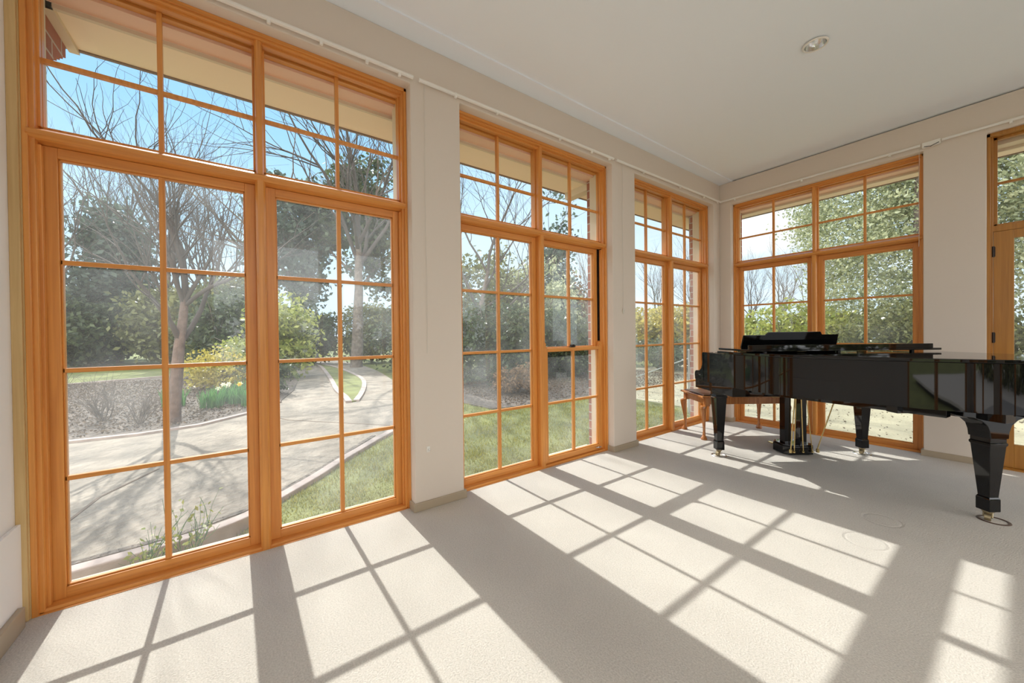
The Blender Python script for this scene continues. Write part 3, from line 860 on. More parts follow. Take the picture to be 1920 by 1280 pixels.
def cord(name, x, y, z1, z0, label, tassel=True, r=.0016):
    o = tag(empty(name, (x, y, z1)), label, 'blind cord')
    b = MB(); hgt = z1 - z0
    b.tube([(.002 * math.sin(i * 1.3), .002 * math.cos(i), -hgt * i / 8) for i in range(9)], r, 5); b.build('cord', M['cordm'], o)
    if tassel:
        b = MB(); b.lathe([(.003, 0), (.006, -.008), (.009, -.022), (.009, -.03), (.0095, -.032), (.007, -.046), (.004, -.05)], (0, 0), 12, z0=-hgt); b.build('tassel', M['cordm'], o)
    return o
cord('blind_cord', .012, -2.045, 2.87, 1.42, 'thin pull cord with small tassel on the pier between second and third windows')
cord('blind_cord', .010, -4.13, 2.86, 1.05, 'faint slack cord on the wide pier right of the largest window', False, .0012)
cord('blind_cord', 1.79, -.014, 2.87, 1.95, 'thin cord at the top right of the window behind the piano', False)
cord('blind_cord', .012, -.02, 2.88, 1.9, 'thin cord hanging in the room corner', False)
o = tag(empty('blind_cord', (.14, YN + .028, 2.7)), 'cream cord with ribbed acorn pull on the near wall at left edge', 'blind cord')
b = MB(); b.tube([(0, 0, 0), (0, .001, -1.25)], .0018, 6); b.build('cord', M['cordm'], o)
b = MB(); b.lathe([(.004, 0), (.014, -.004), (.014, -.014), (.012, -.016), (.015, -.020), (.015, -.032), (.011, -.034), (.014, -.038), (.012, -.052), (.004, -.056)], (0, 0), 16, z0=-1.25); b.build('acorn_pull', M['cordm'], o, smooth=False)
o = tag(empty('cord_cleat', (0.0, -4.13, .40)), 'small white cord cleat low on the wide pier', 'cleat')
b = MB(); b.box(0, .006, -.012, .012, -.02, .02); b.build('plate', M['white'], o, bevel=.002)
b = MB(); b.tube([(.004, .002, 0), (.02, .002, 0)], .006, 8); b.build('peg', M['chrome'], o)
#GARDEN
# ---------------------------------------------------------------- garden
GZ = -0.15
def sstep(a, b_, t):
    t = np.clip((t - a) / (b_ - a), 0, 1); return t * t * (3 - 2 * t)
KP = spl([(-.70, -9.0), (-.74, -7.5), (-.80, -6.4), (-.84, -5.75), (-.90, -5.35), (-1.02, -5.1), (-1.2, -4.93), (-1.57, -4.58), (-1.93, -4.28), (-2.4, -3.85), (-2.9, -3.4), (-3.9, -2.85), (-5.5, -2.3), (-8.7, -1.6), (-13.3, -1.0), (-18.3, -.95), (-25, -1.4)], 4)
KPn = np.array([(p.x, p.y) for p in KP])
def kerb_x(y):                                             # x of the kerb line for a given y
    return np.interp(y, KPn[:, 1], KPn[:, 0])
def gheight(x, y):
    drop = -0.17 * sstep(-4.9, -5.6, y) * (x > kerb_x(y)) * (y < -3.0) * (x > -3)
    return GZ - .012 + drop
xs = np.concatenate([np.linspace(-70, -8, 32), np.linspace(-7.5, -3.1, 12), np.linspace(-3, -.3, 60), np.linspace(0, 25, 12)])
ys = np.concatenate([np.linspace(-45, -9, 14), np.linspace(-8.5, -2, 110), np.linspace(-1.8, 5, 30), np.linspace(6, 80, 30)])
Xg, Yg = np.meshgrid(xs, ys, indexing='ij')
# keep the part right under the house out
Zg = gheight(Xg, Yg)
Zg = np.where((Xg > -.31) & (Yg < .31) & (Yg > -6.2), -0.5, Zg)
Vg = np.stack([Xg, Yg, Zg], -1).reshape(-1, 3)
nx, ny = len(xs), len(ys)
I, J_ = np.meshgrid(np.arange(nx - 1), np.arange(ny - 1), indexing='ij')
a0 = (I * ny + J_).ravel(); Fg = np.stack([a0, a0 + ny, a0 + ny + 1, a0 + 1], -1)
cy_ = (ys[:-1] + ys[1:]) / 2; cx_ = (xs[:-1] + xs[1:]) / 2
isdry = ((cy_[None, :] > 1.2) & (cx_[:, None] > -6.5)).ravel()
# the turf: one mesh, two soils
lawn = arr_mesh('lawn', Vg, Fg, M['lawn'])
lawn.data.materials.append(M['drylawn'])
lawn.data.polygons.foreach_set('material_index', isdry.astype(np.int32))
struct(lawn, 'garden ground and lawn')
def flat(name, pts, z, material, th=.03):
    b = MB(); b.prism([(p[0], p[1]) for p in pts], lambda u, v, t: (u, v, t), z - th, z)
    me = b.build(name, material); return me
K2 = [(p.x, p.y) for p in KP]
leftside = [(p.x, p.y) for p in spl([(-25, -3.7), (-21, -3.55), (-15.7, -3.5), (-12, -3.7), (-10.2, -3.95), (-8, -4.25), (-6.4, -4.65), (-5.5, -5.1), (-4.85, -5.7), (-4.68, -6.3), (-4.75, -7.2), (-4.9, -9.0)], 4)]
drv = flat('driveway', K2 + leftside, GZ + .015, M['concrete']); struct(drv, 'curving buff concrete driveway')
# cracks and expansion joints
b = MB()
def strip2(b, pts, w, z0, z1):
    pts = [Vector(p) for p in pts]; Lp = []
    for i, p in enumerate(pts):
        t = (pts[min(i + 1, len(pts) - 1)] - pts[max(i - 1, 0)]).normalized(); s_ = Vector((-t.y, t.x)) * w / 2
        Lp.append([(p.x + s_.x, p.y + s_.y, z0), (p.x - s_.x, p.y - s_.y, z0), (p.x - s_.x, p.y - s_.y, z1), (p.x + s_.x, p.y + s_.y, z1)])
    return b.pts(Lp)
strip2(b, [(-1.25, -6.35), (-1.6, -6.18), (-2.1, -6.12), (-2.7, -5.85)], .022, GZ + .01, GZ + .019)
strip2(b, [(-3.0, -3.4), (-4.4, -4.6), (-5.6, -5.1)], .02, GZ + .01, GZ + .018)
strip2(b, [(-5.6, -3.4), (-5.2, -2.5)], .03, GZ + .01, GZ + .018)
strip2(b, [(-8.6, -2.6), (-8.2, -1.72)], .04, GZ + .01, GZ + .018)
struct(b.build('trim_10', M['joint']), 'dark joints in the concrete drive')
b = MB(); strip2(b, [(-.86, -6.1), (-.92, -5.5), (-1.08, -5.12), (-1.35, -4.86), (-1.75, -4.50), (-2.1, -4.22), (-2.62, -3.78)], .05, GZ + .01, GZ + .022)
struct(b.build('trim_11', M['mulch']), 'strip of soil between drive and kerb')
isl = spl([(-5.40, -3.50), (-6.2, -3.42), (-7.4, -3.36), (-10, -3.05), (-15, -2.55), (-18, -2.45), (-15, -2.1), (-11.15, -2.15), (-9.2, -2.32), (-7.7, -2.64), (-6.4, -3.02), (-5.45, -3.35)], 4)
o = flat('grass_island', isl, GZ + .035, M['lawn'], .05); tag(o, 'tapering grass island between the two arms of the driveway', 'lawn')
b = MB(); strip2(b, [p for p in isl], .11, GZ + .0, GZ + .055)
tag(b.build('island_kerb', M['kerb']), 'pale kerb edging the grass island in the driveway', 'kerb')
kb_ = [(p.x, p.y) for p in KP if p.y < -3.0]
b = MB(); strip2(b, [(x + .04, y - .02) for x, y in kb_], .095, GZ - .25, GZ + .028)
tag(b.build('driveway_kerb', M['kerb'], bevel=.01), 'pink paver kerb curving along the near edge of the driveway', 'kerb')
bed = [(-4.78, -12), (-4.8, -9.0), (-4.70, -7.2), (-4.64, -6.3), (-4.80, -5.7), (-5.45, -5.05), (-6.35, -4.6), (-8, -4.2), (-10.2, -3.9), (-13.2, -3.85), (-14.4, -5.3), (-14.4, -7.3), (-13.3, -9.3), (-12, -12)]
o = flat('garden_bed', bed, GZ + .03, M['mulch'], .05); struct(o, 'mulched garden bed beyond the driveway')
b = MB(); strip2(b, [(-13.2, -3.85), (-14.4, -5.3), (-14.4, -7.3), (-13.3, -9.3), (-12, -12)], .12, GZ, GZ + .08)
tag(b.build('bed_edging', M['kerb']), 'thin pale stone edging between mulch bed and far lawn', 'edging')
b = MB(); strip2(b, [(-4.75, -9.0), (-4.70, -7.2), (-4.64, -6.3), (-4.80, -5.7), (-5.45, -5.05), (-6.35, -4.6)], .09, GZ, GZ + .045)
tag(b.build('drive_edging', M['kerb']), 'pale edging between driveway and the near side of the mulch bed', 'edging')
# bank of leaf litter seen through the middle window
bk = spl([(-3.2, -1.6), (-2.9, -.6), (-3.0, .6), (-3.3, 2.0), (-5.5, 5.5), (-9, 6.5), (-9, 2), (-8, -.8), (-5.5, -1.9)], 3)
o = flat('litter_bank', bk, GZ + .01, M['mulch'], .04); struct(o, 'bare earth under the shrubs')

b = MB().box(5.2, 16, -14, 6, GZ - .05, GZ + .01)  # unseen paving added to bounce sunlight up to the ceiling
M['bounce_paving'] = mat('pale_paving', (0.52, 0.48, 0.43), 0.9)
struct(b.build('bounce_paving', M['bounce_paving']), 'unseen pale paving added beside the house to bounce light indoors')
rng = np.random.default_rng(7)
def leaves(P, size, flatn=None, asp=.55):
    """rhombic leaf for every point; returns V, F"""
    n = len(P)
    d = rng.normal(size=(n, 3)); d /= np.linalg.norm(d, axis=1)[:, None]
    if flatn is not None: d[:, 2] *= flatn; d /= np.linalg.norm(d, axis=1)[:, None]
    q = rng.normal(size=(n, 3)); q -= d * (q * d).sum(1)[:, None]; q /= np.linalg.norm(q, axis=1)[:, None]
    s = size * rng.uniform(.6, 1.3, size=(n, 1))
    nrm = np.cross(d, q)
    V = np.stack([P - d * s, P + q * s * asp + nrm * s * .12, P + d * s, P - q * s * asp + nrm * s * .12], 1).reshape(-1, 3)
    Fc = np.arange(n * 4).reshape(n, 4)
    return V, Fc
def cloud(blobs, n, clump=.35, per=40, fill=.55):
    """points in clumps near the surface of ellipsoids (cx,cy,cz,rx,ry,rz)"""
    B = np.array(blobs, float); w = B[:, 3] * B[:, 4] + B[:, 4] * B[:, 5]; w /= w.sum()
    nc = max(8, n // per); k_ = rng.choice(len(B), nc, p=w)
    d = rng.normal(size=(nc, 3)); d /= np.linalg.norm(d, axis=1)[:, None]
    r = rng.uniform(fill, 1, size=(nc, 1)) ** .7
    cen = B[k_, :3] + d * r * B[k_, 3:6]
    cs = clump * rng.uniform(.6, 1.4, size=(nc, 1))
    i = rng.integers(0, nc, n)
    P = cen[i] + rng.normal(size=(n, 3)) * cs[i] * np.array([1, 1, .6])
    return P[P[:, 2] > GZ + .02]
class Twigs:
    def __init__(s): s.V = []; s.F = []; s.n = 0
    def seg(s, pts, rad, k_):
        pts = np.asarray(pts, float); rad = np.asarray(rad, float)
        t = np.gradient(pts, axis=0); t /= np.linalg.norm(t, axis=1)[:, None] + 1e-9
        ref = np.array([1., 0, 0]) if abs(t[0, 0]) < .8 else np.array([0, 1., 0])
        a = ref - t * (t @ ref)[:, None]; a /= np.linalg.norm(a, axis=1)[:, None]; c = np.cross(t, a)
        th = 2 * PI * np.arange(k_) / k_
        R = pts[:, None] + (a[:, None] * np.cos(th)[None, :, None] + c[:, None] * np.sin(th)[None, :, None]) * rad[:, None, None]
        m_ = len(pts); idx = s.n + np.arange(m_ * k_).reshape(m_, k_)
        q = np.stack([idx[:-1], np.roll(idx[:-1], -1, 1), np.roll(idx[1:], -1, 1), idx[1:]], -1).reshape(-1, 4)
        s.V.append(R.reshape(-1, 3)); s.F.append(q); s.n += m_ * k_
    def grow(s, p, d, L, r, lev, maxlev, spread, up, kids):
        m_ = 5 if lev < 2 else 4
        pts = [np.array(p)]; d = np.array(d, float)
        for i in range(m_):
            d = d + rng.normal(size=3) * (.13 if lev else .03) + np.array([0, 0, up * .1]); d /= np.linalg.norm(d)
            pts.append(pts[-1] + d * L / m_)
        rr = np.linspace(r, r * .45, m_ + 1)
        s.seg(pts, rr, 8 if lev == 0 else (5 if lev == 1 else 3))
        if lev >= maxlev: return
        s.grow(pts[-1], d, L * .7, r * .45, lev + 1, maxlev, spread, up, kids)
        nk_ = kids[min(lev, len(kids) - 1)]
        for j in range(nk_):
            f = rng.uniform(.25 if lev else .55, 1.0); ii = f * m_; i0 = min(int(ii), m_ - 1)
            bp_ = pts[i0] + (pts[i0 + 1] - pts[i0]) * (ii - i0)
            dd = pts[i0 + 1] - pts[i0]; dd /= np.linalg.norm(dd)
            q = rng.normal(size=3); q -= dd * (q @ dd); q /= np.linalg.norm(q)
            a = spread * rng.uniform(.6, 1.2)
            nd = dd * math.cos(a) + q * math.sin(a); nd[2] += up * .25; nd /= np.linalg.norm(nd)
            s.grow(bp_, nd, L * rng.uniform(.5, .78), max(.0025, r * (.62 - .3 * f) + .0), lev + 1, maxlev, spread, up, kids)
    def obj(s, name, material, parent=None):
        return arr_mesh(name, np.concatenate(s.V), np.concatenate(s.F), material, parent)
def crown(parent, blobs, n, size, material, clump=.35, per=40, name='foliage', loc=(0, 0, 0), fill=.55):
    P = cloud(blobs, n, clump, per, fill) - np.array(loc)
    V, Fc = leaves(P, size)
    o = arr_mesh(name, V, Fc, M[material], parent); o['kind'] = 'stuff' if parent is None else ''
    if parent is not None: del o['kind']
    return o
def bush(x, y, rx, h, mat_, n, size, label, cat='shrub', name='garden_shrub', group=None, ry=None, clump=.22, stems=True, top=0):
    root = tag(empty(name, (x, y, GZ)), label, cat, group)
    ry = ry or rx
    bl = [(x, y, GZ + h * .5, rx, ry, h * .5)]
    for i in range(5):
        a = rng.uniform(0, 2 * PI); bl.append((x + math.cos(a) * rx * .5, y + math.sin(a) * ry * .5, GZ + h * rng.uniform(.3, .7), rx * .6, ry * .6, h * .33))
    crown(root, bl, n, size, mat_, clump, loc=(x, y, GZ))
    if stems:
        t = Twigs()
        for i in range(6):
            t.grow((0, 0, 0), (rng.normal() * .3, rng.normal() * .3, 1), h * .55, .02 + .008 * h, 1, 2, .5, .3, [0, 3])
        t.obj('stems', M['bark'], root)
    return root
def bare(x, y, h, r, label, spread=.55, up=.7, lev=4, kids=(6, 5, 4, 4), material='twig', trunk=.3, name='bare_tree', lean=(0, 0), group=None):
    root = tag(empty(name, (x, y, GZ)), label, 'tree', group)
    t = Twigs(); t.grow((0, 0, -.05), (lean[0], lean[1], 1), h * .45, r, 0, lev, spread, up, kids)
    V = np.concatenate(t.V); Fc = np.concatenate(t.F)
    n0 = 6 * 8; f0 = 5 * 8
    arr_mesh('trunk', V[:n0], Fc[:f0], M[material if material != 'twig' else 'bark'], root)
    arr_mesh('branches', V[n0:], Fc[f0:] - n0, M[material if material != 'barkred' else 'twig'], root)
    return root
def tree(x, y, h, rx, mat_, n, size, label, shape='round', name='evergreen_tree', base=.12, group=None, clump=.4, trunk=.16, material='bark', fill=.5, per=40):
    root = tag(empty(name, (x, y, GZ)), label, 'tree', group)
    bl = []
    if shape == 'cone':
        for i in range(9):
            f = i / 8; zz = h * (base + (1 - base) * f * .95); rr = rx * (1 - f) ** .8 + .15 * rx
            for k_ in range(3):
                a = rng.uniform(0, 2 * PI); bl.append((x + math.cos(a) * rr * .3, y + math.sin(a) * rr * .3, GZ + zz, rr * .8, rr * .8, h * .09))
    else:
        bl.append((x, y, GZ + h * (base + (1 - base) * .55), rx * .85, rx * .85, h * (1 - base) * .42))
        for i in range(10):
            a = rng.uniform(0, 2 * PI); f = rng.uniform(.15, .9); rr = rx * math.sin(PI * (.15 + .75 * f))
            bl.append((x + math.cos(a) * rr * .55, y + math.sin(a) * rr * .55, GZ + h * (base + (1 - base) * f), rx * .42, rx * .42, h * .13))
    crown(root, bl, n, size, mat_, clump, per, loc=(x, y, GZ), fill=fill)
    t = Twigs(); t.grow((0, 0, -.05), (0, 0, 1), h * .6, trunk, 0, 2 if base > .2 else 0, .8, .2, (9, 3))
    t.obj('trunk', M[material], root)
    return root

# trees and shrubs beyond the largest window
tree(-27.1, -10.9, 8.7, 1.9, 'lf_blue', 9000, .16, 'rounded blue-green evergreen tree at the far left beyond the lawn', trunk=.2, base=.0)
bare(-5.25, -6.05, 4.7, .10, 'near bare tree with pinkish trunk standing in the mulch bed', spread=.7, up=.45, lev=4, kids=(7, 4, 3, 2), material='barkred')
bt1 = bare(-23.8, -12.2, 10.8, .16, 'tall leafless tree at the extreme left of the far tree line', up=.9, lev=4, kids=(5, 4, 3, 2))
bare(-31, -11.6, 14.5, .2, 'tallest leafless tree, rising behind the rounded evergreen', up=.95, lev=4, kids=(6, 4, 3, 2))
bare(-23.4, -8.4, 10.6, .16, 'leafless tree just right of the rounded evergreen', up=.9, lev=4, kids=(5, 4, 3, 2))
bare(-23.6, -6.6, 10.2, .15, 'leafless many-branched tree above the olive hedge', up=.9, lev=4, kids=(5, 4, 3, 2))
bare(-27.6, -5.5, 11.0, .16, 'leafless tree seen beside the middle post of the largest window', up=.9, lev=4, kids=(5, 4, 3, 2))
bush(-31, -15.0, 3.4, 5.2, 'lf_olive', 6500, .15, 'tall olive hedge mass at the left end behind the far lawn', ry=2.0, clump=.3)
bush(-30, -11.6, 2.8, 4.9, 'lf_dark', 6000, .15, 'dark shrub mass below the rounded evergreen', ry=1.7, clump=.3)
bush(-20.2, -6.2, 1.8, 4.3, 'lf_olive', 7000, .13, 'broad olive green hedge behind the pink-trunked tree', ry=1.9, clump=.28)
bush(-27.0, -8.9, 1.8, 4.2, 'lf_dark', 4200, .10, 'mid-height dark bush at the edge of the far lawn', clump=.22)
bush(-15.2, -5.4, 1.3, 3.2, 'lf_dark', 6500, .10, 'dark glossy bush directly behind the mulch bed', ry=1.5, clump=.24)
bush(-26.3, -11.6, .95, 1.5, 'lf_lime', 1500, .07, 'small pale lime bush glowing at the far lawn edge', clump=.13)
bush(-9.6, -5.6, .8, 1.05, 'lf_gold', 2600, .045, 'low yellow-green bush right of the pinkish trunk', ry=.7, clump=.10)
bush(-10.8, -5.0, .9, 1.5, 'lf_lime', 3500, .05, 'lime green bush in the mulch bed near the driveway', ry=.7, clump=.12)
bush(-7.7, -4.75, .45, .95, 'lf_dark', 2200, .04, 'dark leafy perennial clump at the driveway bend', clump=.09)
bush(-25.0, -11.4, 2.1, 3.4, 'lf_dark', 13000, .13, 'dense dark hedge closing off the far lawn at the left', ry=1.7, clump=.24)
bush(-23.6, -8.4, 1.8, 3.7, 'lf_olive', 12000, .13, 'dense olive hedge closing off the far lawn beside the pink trunk', ry=1.5, clump=.24)
# right half of the largest window
bare(-14.2, -1.35, 12.5, .26, 'big bare tree with twin trunk beyond the driveway fork', spread=.75, up=.4, kids=(6, 4, 3, 2), lev=4)
tree(-21.5, -2.8, 11.2, 2.6, 'lf_blue', 9000, .15, 'open grey-green cedar behind the driveway', trunk=.25, base=.25, fill=.2, clump=.3)
tree(-19.5, .2, 11.0, 2.4, 'lf_dark', 7500, .15, 'dark evergreen right of the grey-green cedar', trunk=.2, base=.3, fill=.2, clump=.3)
bush(-11.2, -4.2, .85, 2.9, 'lf_lime', 5200, .075, 'upright yellow-green shrub left of the driveway', ry=.8, clump=.17)
bush(-17.6, -2.9, 1.5, 2.9, 'lf_dark', 6000, .10, 'dark shrub at the far end of the grass island', ry=1.6, clump=.22)
bush(-15.2, -4.4, 1.2, 2.4, 'lf_dark', 5000, .09, 'shadowy shrub overhanging the left driveway arm', ry=1.0, clump=.2)
bush(-16.5, -.1, 1.5, 2.9, 'lf_olive', 6000, .10, 'olive shrub hedge along the right driveway arm', ry=1.3, clump=.22)
bush(-10.8, .1, 1.4, 2.9, 'lf_dark', 7000, .085, 'large dark shrub right of the driveway', ry=1.2, clump=.2)
# through the middle window
bush(-9.4, 2.1, 1.9, 4.6, 'lf_olive', 11000, .085, 'tall olive-brown shrub filling the left panes of the middle window', ry=1.6, clump=.22)
bush(-7.6, 3.3, 1.2, 4.3, 'lf_cyp', 7500, .075, 'pale grey-green tall shrub beside the olive-brown one', ry=1.2, clump=.2)
bush(-6.3, .2, 1.2, 2.3, 'lf_dark', 8000, .06, 'dark dense hedge at the back of the green lawn', ry=1.4, clump=.16)
bush(-5.9, 2.6, 1.1, 2.1, 'lf_dark', 7000, .06, 'dark shaded hedge behind the sliding sash', ry=1.1, clump=.16)
tree(-9.0, 5.4, 7.0, 1.25, 'lf_blue', 9000, .10, 'dark pointed conifer behind the sliding sash', shape='cone', clump=.2, trunk=.12, base=.05)
bush(-11.5, 7.9, 2.0, 4.4, 'lf_rust', 6000, .10, 'russet bare-looking thicket behind the pointed conifer', ry=1.6, clump=.28)
bare(-7.4, .2, 7.4, .11, 'slender bare tree with arching boughs over the middle window hedge', spread=.8, up=.3, kids=(5, 4, 3, 2), lean=(.1, .15))
for i, (x, y, hh) in enumerate(((-4.4, 2.3, 2.1), (-5.6, 3.9, 2.3), (-6.3, 4.4, 2.3))):
    o = tag(empty('sapling', (x, y, GZ)), ['thin dark sapling stem nearest the lawn, seen through the sliding sash', 'slim sapling stem between hedge and conifer', 'slim sapling stem in front of the pointed conifer'][i], 'tree')
    t = Twigs(); t.grow((0, 0, 0), (0, 0, 1), hh, .028, 0, 2, .5, .8, (5, 3)); t.obj('stem', M['bark'], o)
bush(-4.3, -.2, .5, .6, 'lf_rust', 1500, .04, 'low brown shrub at the edge of the green lawn', clump=.09)
# through the window nearest the corner
bush(-9.0, 11.8, 1.7, 2.9, 'lf_gold', 6500, .10, 'golden yellow hedge seen through the corner window', ry=1.5, clump=.2)
bush(-7.2, 13.2, 1.4, 2.8, 'lf_gold', 5000, .10, 'golden hedge continuing right beside the brick edge', ry=1.4, clump=.2)
bush(-5.6, 7.3, 1.5, 1.05, 'lf_dark', 6500, .06, 'low dark clipped hedge behind the dry lawn', ry=1.5, clump=.13)
bush(-3.6, 8.0, 1.4, 1.05, 'lf_dark', 6000, .06, 'dark low hedge near the brick edge of the corner window', ry=1.2, clump=.13)
bare(-10.9, 15.4, 6.3, .09, 'small bare tree above the golden hedge', up=.8, kids=(5, 4, 3, 2))
bare(-8.4, 15.0, 6.0, .08, 'small bare tree right of the other one above the golden hedge', up=.8, kids=(5, 4, 3, 2))
o = tag(empty('clothes_post', (-.70, .66, GZ)), 'grey metal post with slanting stay outside the corner window', 'post')
o.location = (-.86, .78, GZ)
b = MB(); b.tube([(0, 0, -.1), (0, 0, 1.02)], .014, 10); b.lathe([(.014, 1.02), (.018, 1.03), (.014, 1.045), (.002, 1.05)], (0, 0), 10); b.build('post', M['post'], o)
b = MB(); b.tube([(0, .0, .90), (-1.35, .35, .42)], .009, 8); b.build('stay', M['post'], o)
# through the window behind the piano and the door
bush(-6.6, 20.4, 2.6, 2.6, 'lf_lime', 6500, .12, 'distant green hedge low in the left panes behind the piano', ry=1.8, clump=.22)
bush(-3.4, 17.4, 1.8, 2.3, 'lf_olive', 5000, .11, 'distant olive hedge right of the green one', ry=1.5, clump=.22)
bare(-9.2, 24.5, 6.6, .1, 'distant bare tree at the left of the window behind the piano', up=.7, kids=(5, 4, 3, 3))
bare(-6.8, 23.5, 6.8, .1, 'distant bare tree in the second pane behind the piano', up=.7, kids=(5, 4, 3, 3), material='twiglight')
bare(-4.6, 21.5, 6.8, .1, 'distant bare tree just left of the big cypress', up=.7, kids=(5, 4, 3, 3), material='twiglight')
tree(1.0, 7.4, 9.0, 2.7, 'lf_cyp', 130000, .040, 'big sunlit grey-green cypress behind the piano window', base=.0, clump=.24, trunk=.2, per=60, fill=.8)
tree(4.6, 8.8, 10.5, 3.0, 'lf_cyp', 80000, .052, 'second big cypress filling the view through the door', base=.0, clump=.26, trunk=.2, per=45, fill=.75)
bush(1.3, 5.9, 1.7, 1.9, 'lf_olive', 16000, .045, 'olive shrub skirting the big cypress, behind the piano lid', ry=.8, clump=.15)
bush(3.6, 6.4, 1.2, 1.8, 'lf_cyp', 9000, .045, 'grey-green shrub low in the view through the door', ry=.8, clump=.15)
bush(-.9, 6.6, 1.0, 2.2, 'lf_lime', 7000, .05, 'yellow-green shrub at the foot of the big cypress', clump=.15)

b_h = [(11.5, -12 + i * 2.2, GZ + 1.1, 1.2, 1.5, 1.3) for i in range(8)]  # unseen hedge added to darken the horizon mirrored in the piano
oh = tag(empty('reflection_hedge', (11.5, -4, GZ)), 'long green hedge added beyond the paving to darken the reflection in the piano side', 'hedge')
crown(oh, b_h, 22000, .10, 'lf_olive', .25, loc=(11.5, -4, GZ), fill=.7)
# bed plants
def rosebush(x, y, h, label):
    o = tag(empty('bare_rose_bush', (x, y, GZ)), label, 'shrub')
    t = Twigs()
    for i in range(9):
        a = rng.uniform(0, 2 * PI); t.grow((0, 0, 0), (math.cos(a) * .6, math.sin(a) * .6, 1), h, .011, 1, 3, .5, .4, (0, 4, 3))
    t.obj('stems', M['bark'], o); return o
rosebush(-6.1, -6.95, .42, 'bare pruned rose bush at the left of the mulch bed')
rosebush(-5.5, -6.45, .30, 'small bare rose bush just left of the pinkish trunk')
rosebush(-8.9, -8.2, .40, 'bare twiggy bush further back in the mulch bed')
def daffodil(x, y, n, h, label, nf=0, yellow=False):
    o = tag(empty('daffodil_clump', (x, y, GZ + .02)), label, 'flowering plant', None)
    V = []; Fc = []
    for i in range(n):
        a = rng.uniform(0, 2 * PI); bx_ = rng.uniform(-.16, .16); by_ = rng.uniform(-.16, .16); L = h * rng.uniform(.7, 1.1); w = .011
        o_ = rng.uniform(.1, .5); dx, dy = math.cos(a), math.sin(a); k0 = len(V) * 1
        base = len(V)
        for (t, ww) in ((0, 1), (.5, 1), (1, .3)):
            cx2, cy2 = bx_ + dx * o_ * L * t * t, by_ + dy * o_ * L * t * t
            V += [(cx2 - dy * w * ww, cy2 + dx * w * ww, L * t), (cx2 + dy * w * ww, cy2 - dx * w * ww, L * t)]
        Fc += [(base, base + 1, base + 3, base + 2), (base + 2, base + 3, base + 5, base + 4)]
    arr_mesh('leaf_blades', np.array(V), np.array(Fc), M['strap'], o)
    for i in range(nf):
        a = rng.uniform(0, 2 * PI); r_ = rng.uniform(0, .18); fx, fy, fz = math.cos(a) * r_, math.sin(a) * r_, h * rng.uniform(.9, 1.15)
        b = MB(); b.tube([(fx * .6, fy * .6, 0), (fx, fy, fz)], .004, 4); b.build('flower_stem', M['strap'], o)
        b = MB()
        for k_ in range(6):
            an = k_ * PI / 3; ca, sa = math.cos(an), math.sin(an); q0 = len(b.v)
            b.v += [(fx + .005, fy, fz), (fx + .018, fy + ca * .022 - sa * .016, fz + sa * .022 + ca * .016), (fx + .012, fy + ca * .05, fz + sa * .05), (fx + .018, fy + ca * .022 + sa * .016, fz + sa * .022 - ca * .016)]
            b.f.append((q0, q0 + 1, q0 + 2, q0 + 3))
        b.pts([[(fx + xx, fy + rr * math.cos(2 * PI * q / 8), fz + rr * math.sin(2 * PI * q / 8)) for q in range(8)] for xx, rr in ((.005, .008), (.03, .012), (.036, .017))], cap=False)
        b.build('flower', M['petaly' if yellow else 'petal'], o)
    return o
daffodil(-7.1, -6.25, 90, .34, 'green daffodil clump left of the pinkish trunk')
daffodil(-6.4, -5.65, 110, .34, 'lush daffodil clump just right of the pinkish trunk')
daffodil(-6.9, -5.55, 80, .34, 'daffodil clump with several cream flowers', 4)
daffodil(-6.6, -5.25, 80, .36, 'daffodil clump with one bright yellow flower', 1, True)
daffodil(-6.2, -5.05, 80, .36, 'daffodil clump with cream flowers nearest the driveway bend', 3)
daffodil(-7.4, -5.2, 80, .36, 'daffodil clump with a single cream flower in front of the dark perennial', 1)
def weed(x, y, h, label):
    z = float(gheight(np.array(x), np.array(y)))
    o = tag(empty('weed_plant', (x, y, z)), label, 'weed')
    t = Twigs(); P = []
    for i in range(7):
        a = rng.uniform(0, 2 * PI); t.grow((0, 0, 0), (math.cos(a) * .35, math.sin(a) * .35, 1), h * rng.uniform(.5, 1), .0035, 2, 3, .5, .5, (0, 0, 4))
    V = np.concatenate(t.V); t.obj('stems', M['strap'], o)
    P = V[rng.integers(0, len(V), 130)] + rng.normal(size=(130, 3)) * .012
    P = P[P[:, 2] > h * .2]
    VV, FF = leaves(P, .016); arr_mesh('leaves', VV, FF, M['lf_lime'], o); return o
weed(-.62, -5.62, .34, 'tall spindly weed growing against the kerb at left')
weed(-.66, -5.42, .32, 'leafy weed growing against the kerb next to the spindly one')
weed(-.50, -5.52, .22, 'short weed nearest the window below the spindly one')

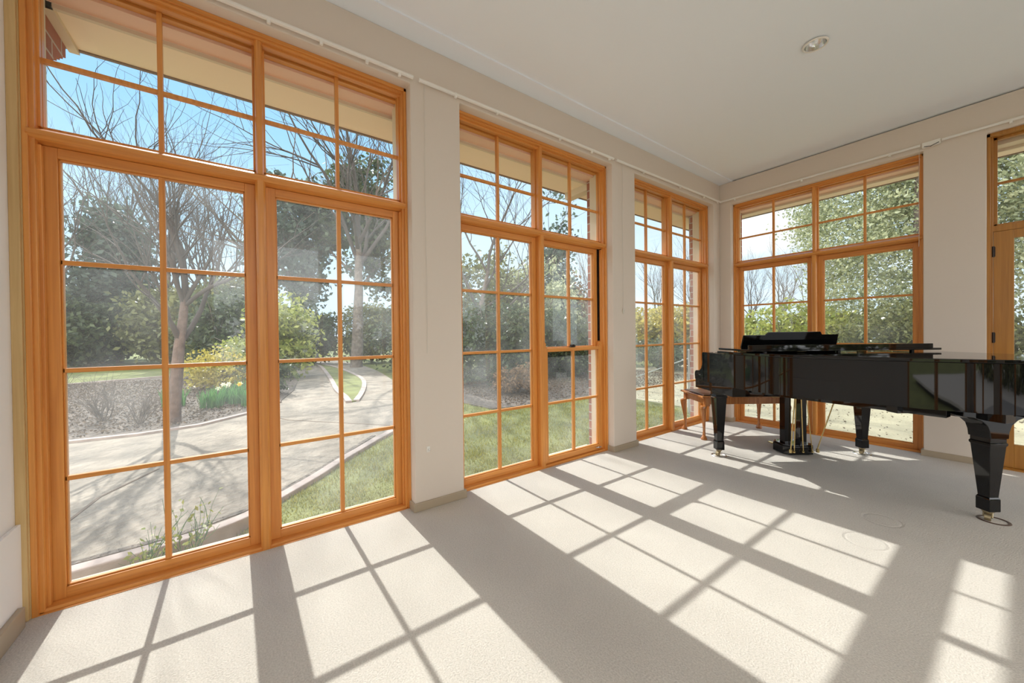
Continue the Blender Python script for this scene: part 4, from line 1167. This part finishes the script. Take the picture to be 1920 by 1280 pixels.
# grass blades and litter
def blades(name, P, h, material, label):
    n = len(P)
    a = rng.uniform(0, 2 * PI, n); dx, dy = np.cos(a), np.sin(a)
    hh = h * rng.uniform(.5, 1.3, n); w = .0035 * rng.uniform(.7, 1.5, n); ln = rng.uniform(.1, .8, n) * hh
    b2 = rng.uniform(0, 2 * PI, n)
    V = np.stack([P + np.stack([-dx * w, -dy * w, 0 * w], -1), P + np.stack([dx * w, dy * w, 0 * w], -1), P + np.stack([np.cos(b2) * ln, np.sin(b2) * ln, hh], -1)], 1).reshape(-1, 3)
    o = arr_mesh(name, V, np.arange(n * 3).reshape(n, 3), M[material])
    tag(o, label, 'grass', kind='stuff'); return o
def scatter(n, x0, x1, y0, y1, cond=None):
    P = np.stack([rng.uniform(x0, x1, n), rng.uniform(y0, y1, n), np.zeros(n)], -1)
    # clumped
    kx = np.sin(P[:, 0] * 9 + np.sin(P[:, 1] * 7)) * np.cos(P[:, 1] * 8 + 1.3 * np.sin(P[:, 0] * 5))
    P = P[rng.uniform(size=len(P)) < .62 + .38 * kx]
    if cond is not None: P = P[cond(P)]
    P[:, 2] = gheight(P[:, 0], P[:, 1]); return P
onhouse = lambda P: P[:, 0] > kerb_x(P[:, 1]) + .085
Pa = scatter(46000, -3.2, -.36, -6.6, -2.9, onhouse)
blades('grass', Pa, .030, 'blade', 'short green grass between the kerb and the windows')
Pb = scatter(40000, -4.2, -.36, -3.2, .9, lambda P: P[:, 0] > np.where(P[:, 1] < -1.6, kerb_x(P[:, 1]) + .1, -3.1))
blades('grass', Pb, .036, 'blade', 'bright green lawn grass outside the middle window')
P = scatter(9000, -19, -5.3, -3.6, -1.9)
def litter(n, x0, x1, y0, y1, size, material, label, z=GZ + .035, cond=None):
    P = np.stack([rng.uniform(x0, x1, n), rng.uniform(y0, y1, n), z + rng.uniform(0, .03, n)], -1)
    if cond is not None: P = P[cond(P)]
    V, Fc = leaves(P, size, .35)
    o = arr_mesh('leaf_litter', V, Fc, M[material]); tag(o, label, 'fallen leaves', kind='stuff'); return o
litter(22000, -13.4, -4.9, -9.5, -4.6, .020, 'litter', 'brown fallen leaves over the mulch bed', cond=lambda P: P[:, 0] < np.interp(P[:, 1], [-9, -7, -6.3, -5.7, -5.1, -4.6], [-5, -4.9, -4.85, -5.0, -5.7, -6.6]))
litter(16000, -8.5, -3.1, -1.2, 6.0, .022, 'litter', 'fallen leaves on the bare earth under the shrubs', GZ + .01)
litter(2600, -4.6, 3.0, 1.0, 7.0, .015, 'litter', 'scattered dry leaves on the pale lawn behind the piano window', GZ - .015)

# repeats of a kind share a group
GR = dict(garden_shrub='shrubs around the garden', bare_tree='leafless trees around the garden', evergreen_tree='evergreen trees around the garden',
          daffodil_clump='daffodil clumps at the edge of the mulch bed', weed_plant='weeds against the driveway kerb', curtain_rail='curtain rails above the windows',
          blind_cord='cords left hanging at the windows', sapling='sapling stems behind the green lawn', bare_rose_bush='bare rose bushes in the mulch bed')
for o in list(bpy.data.objects):
    k_ = o.name.split('.')[0]
    if o.parent is None and k_ in GR: o['group'] = GR[k_]
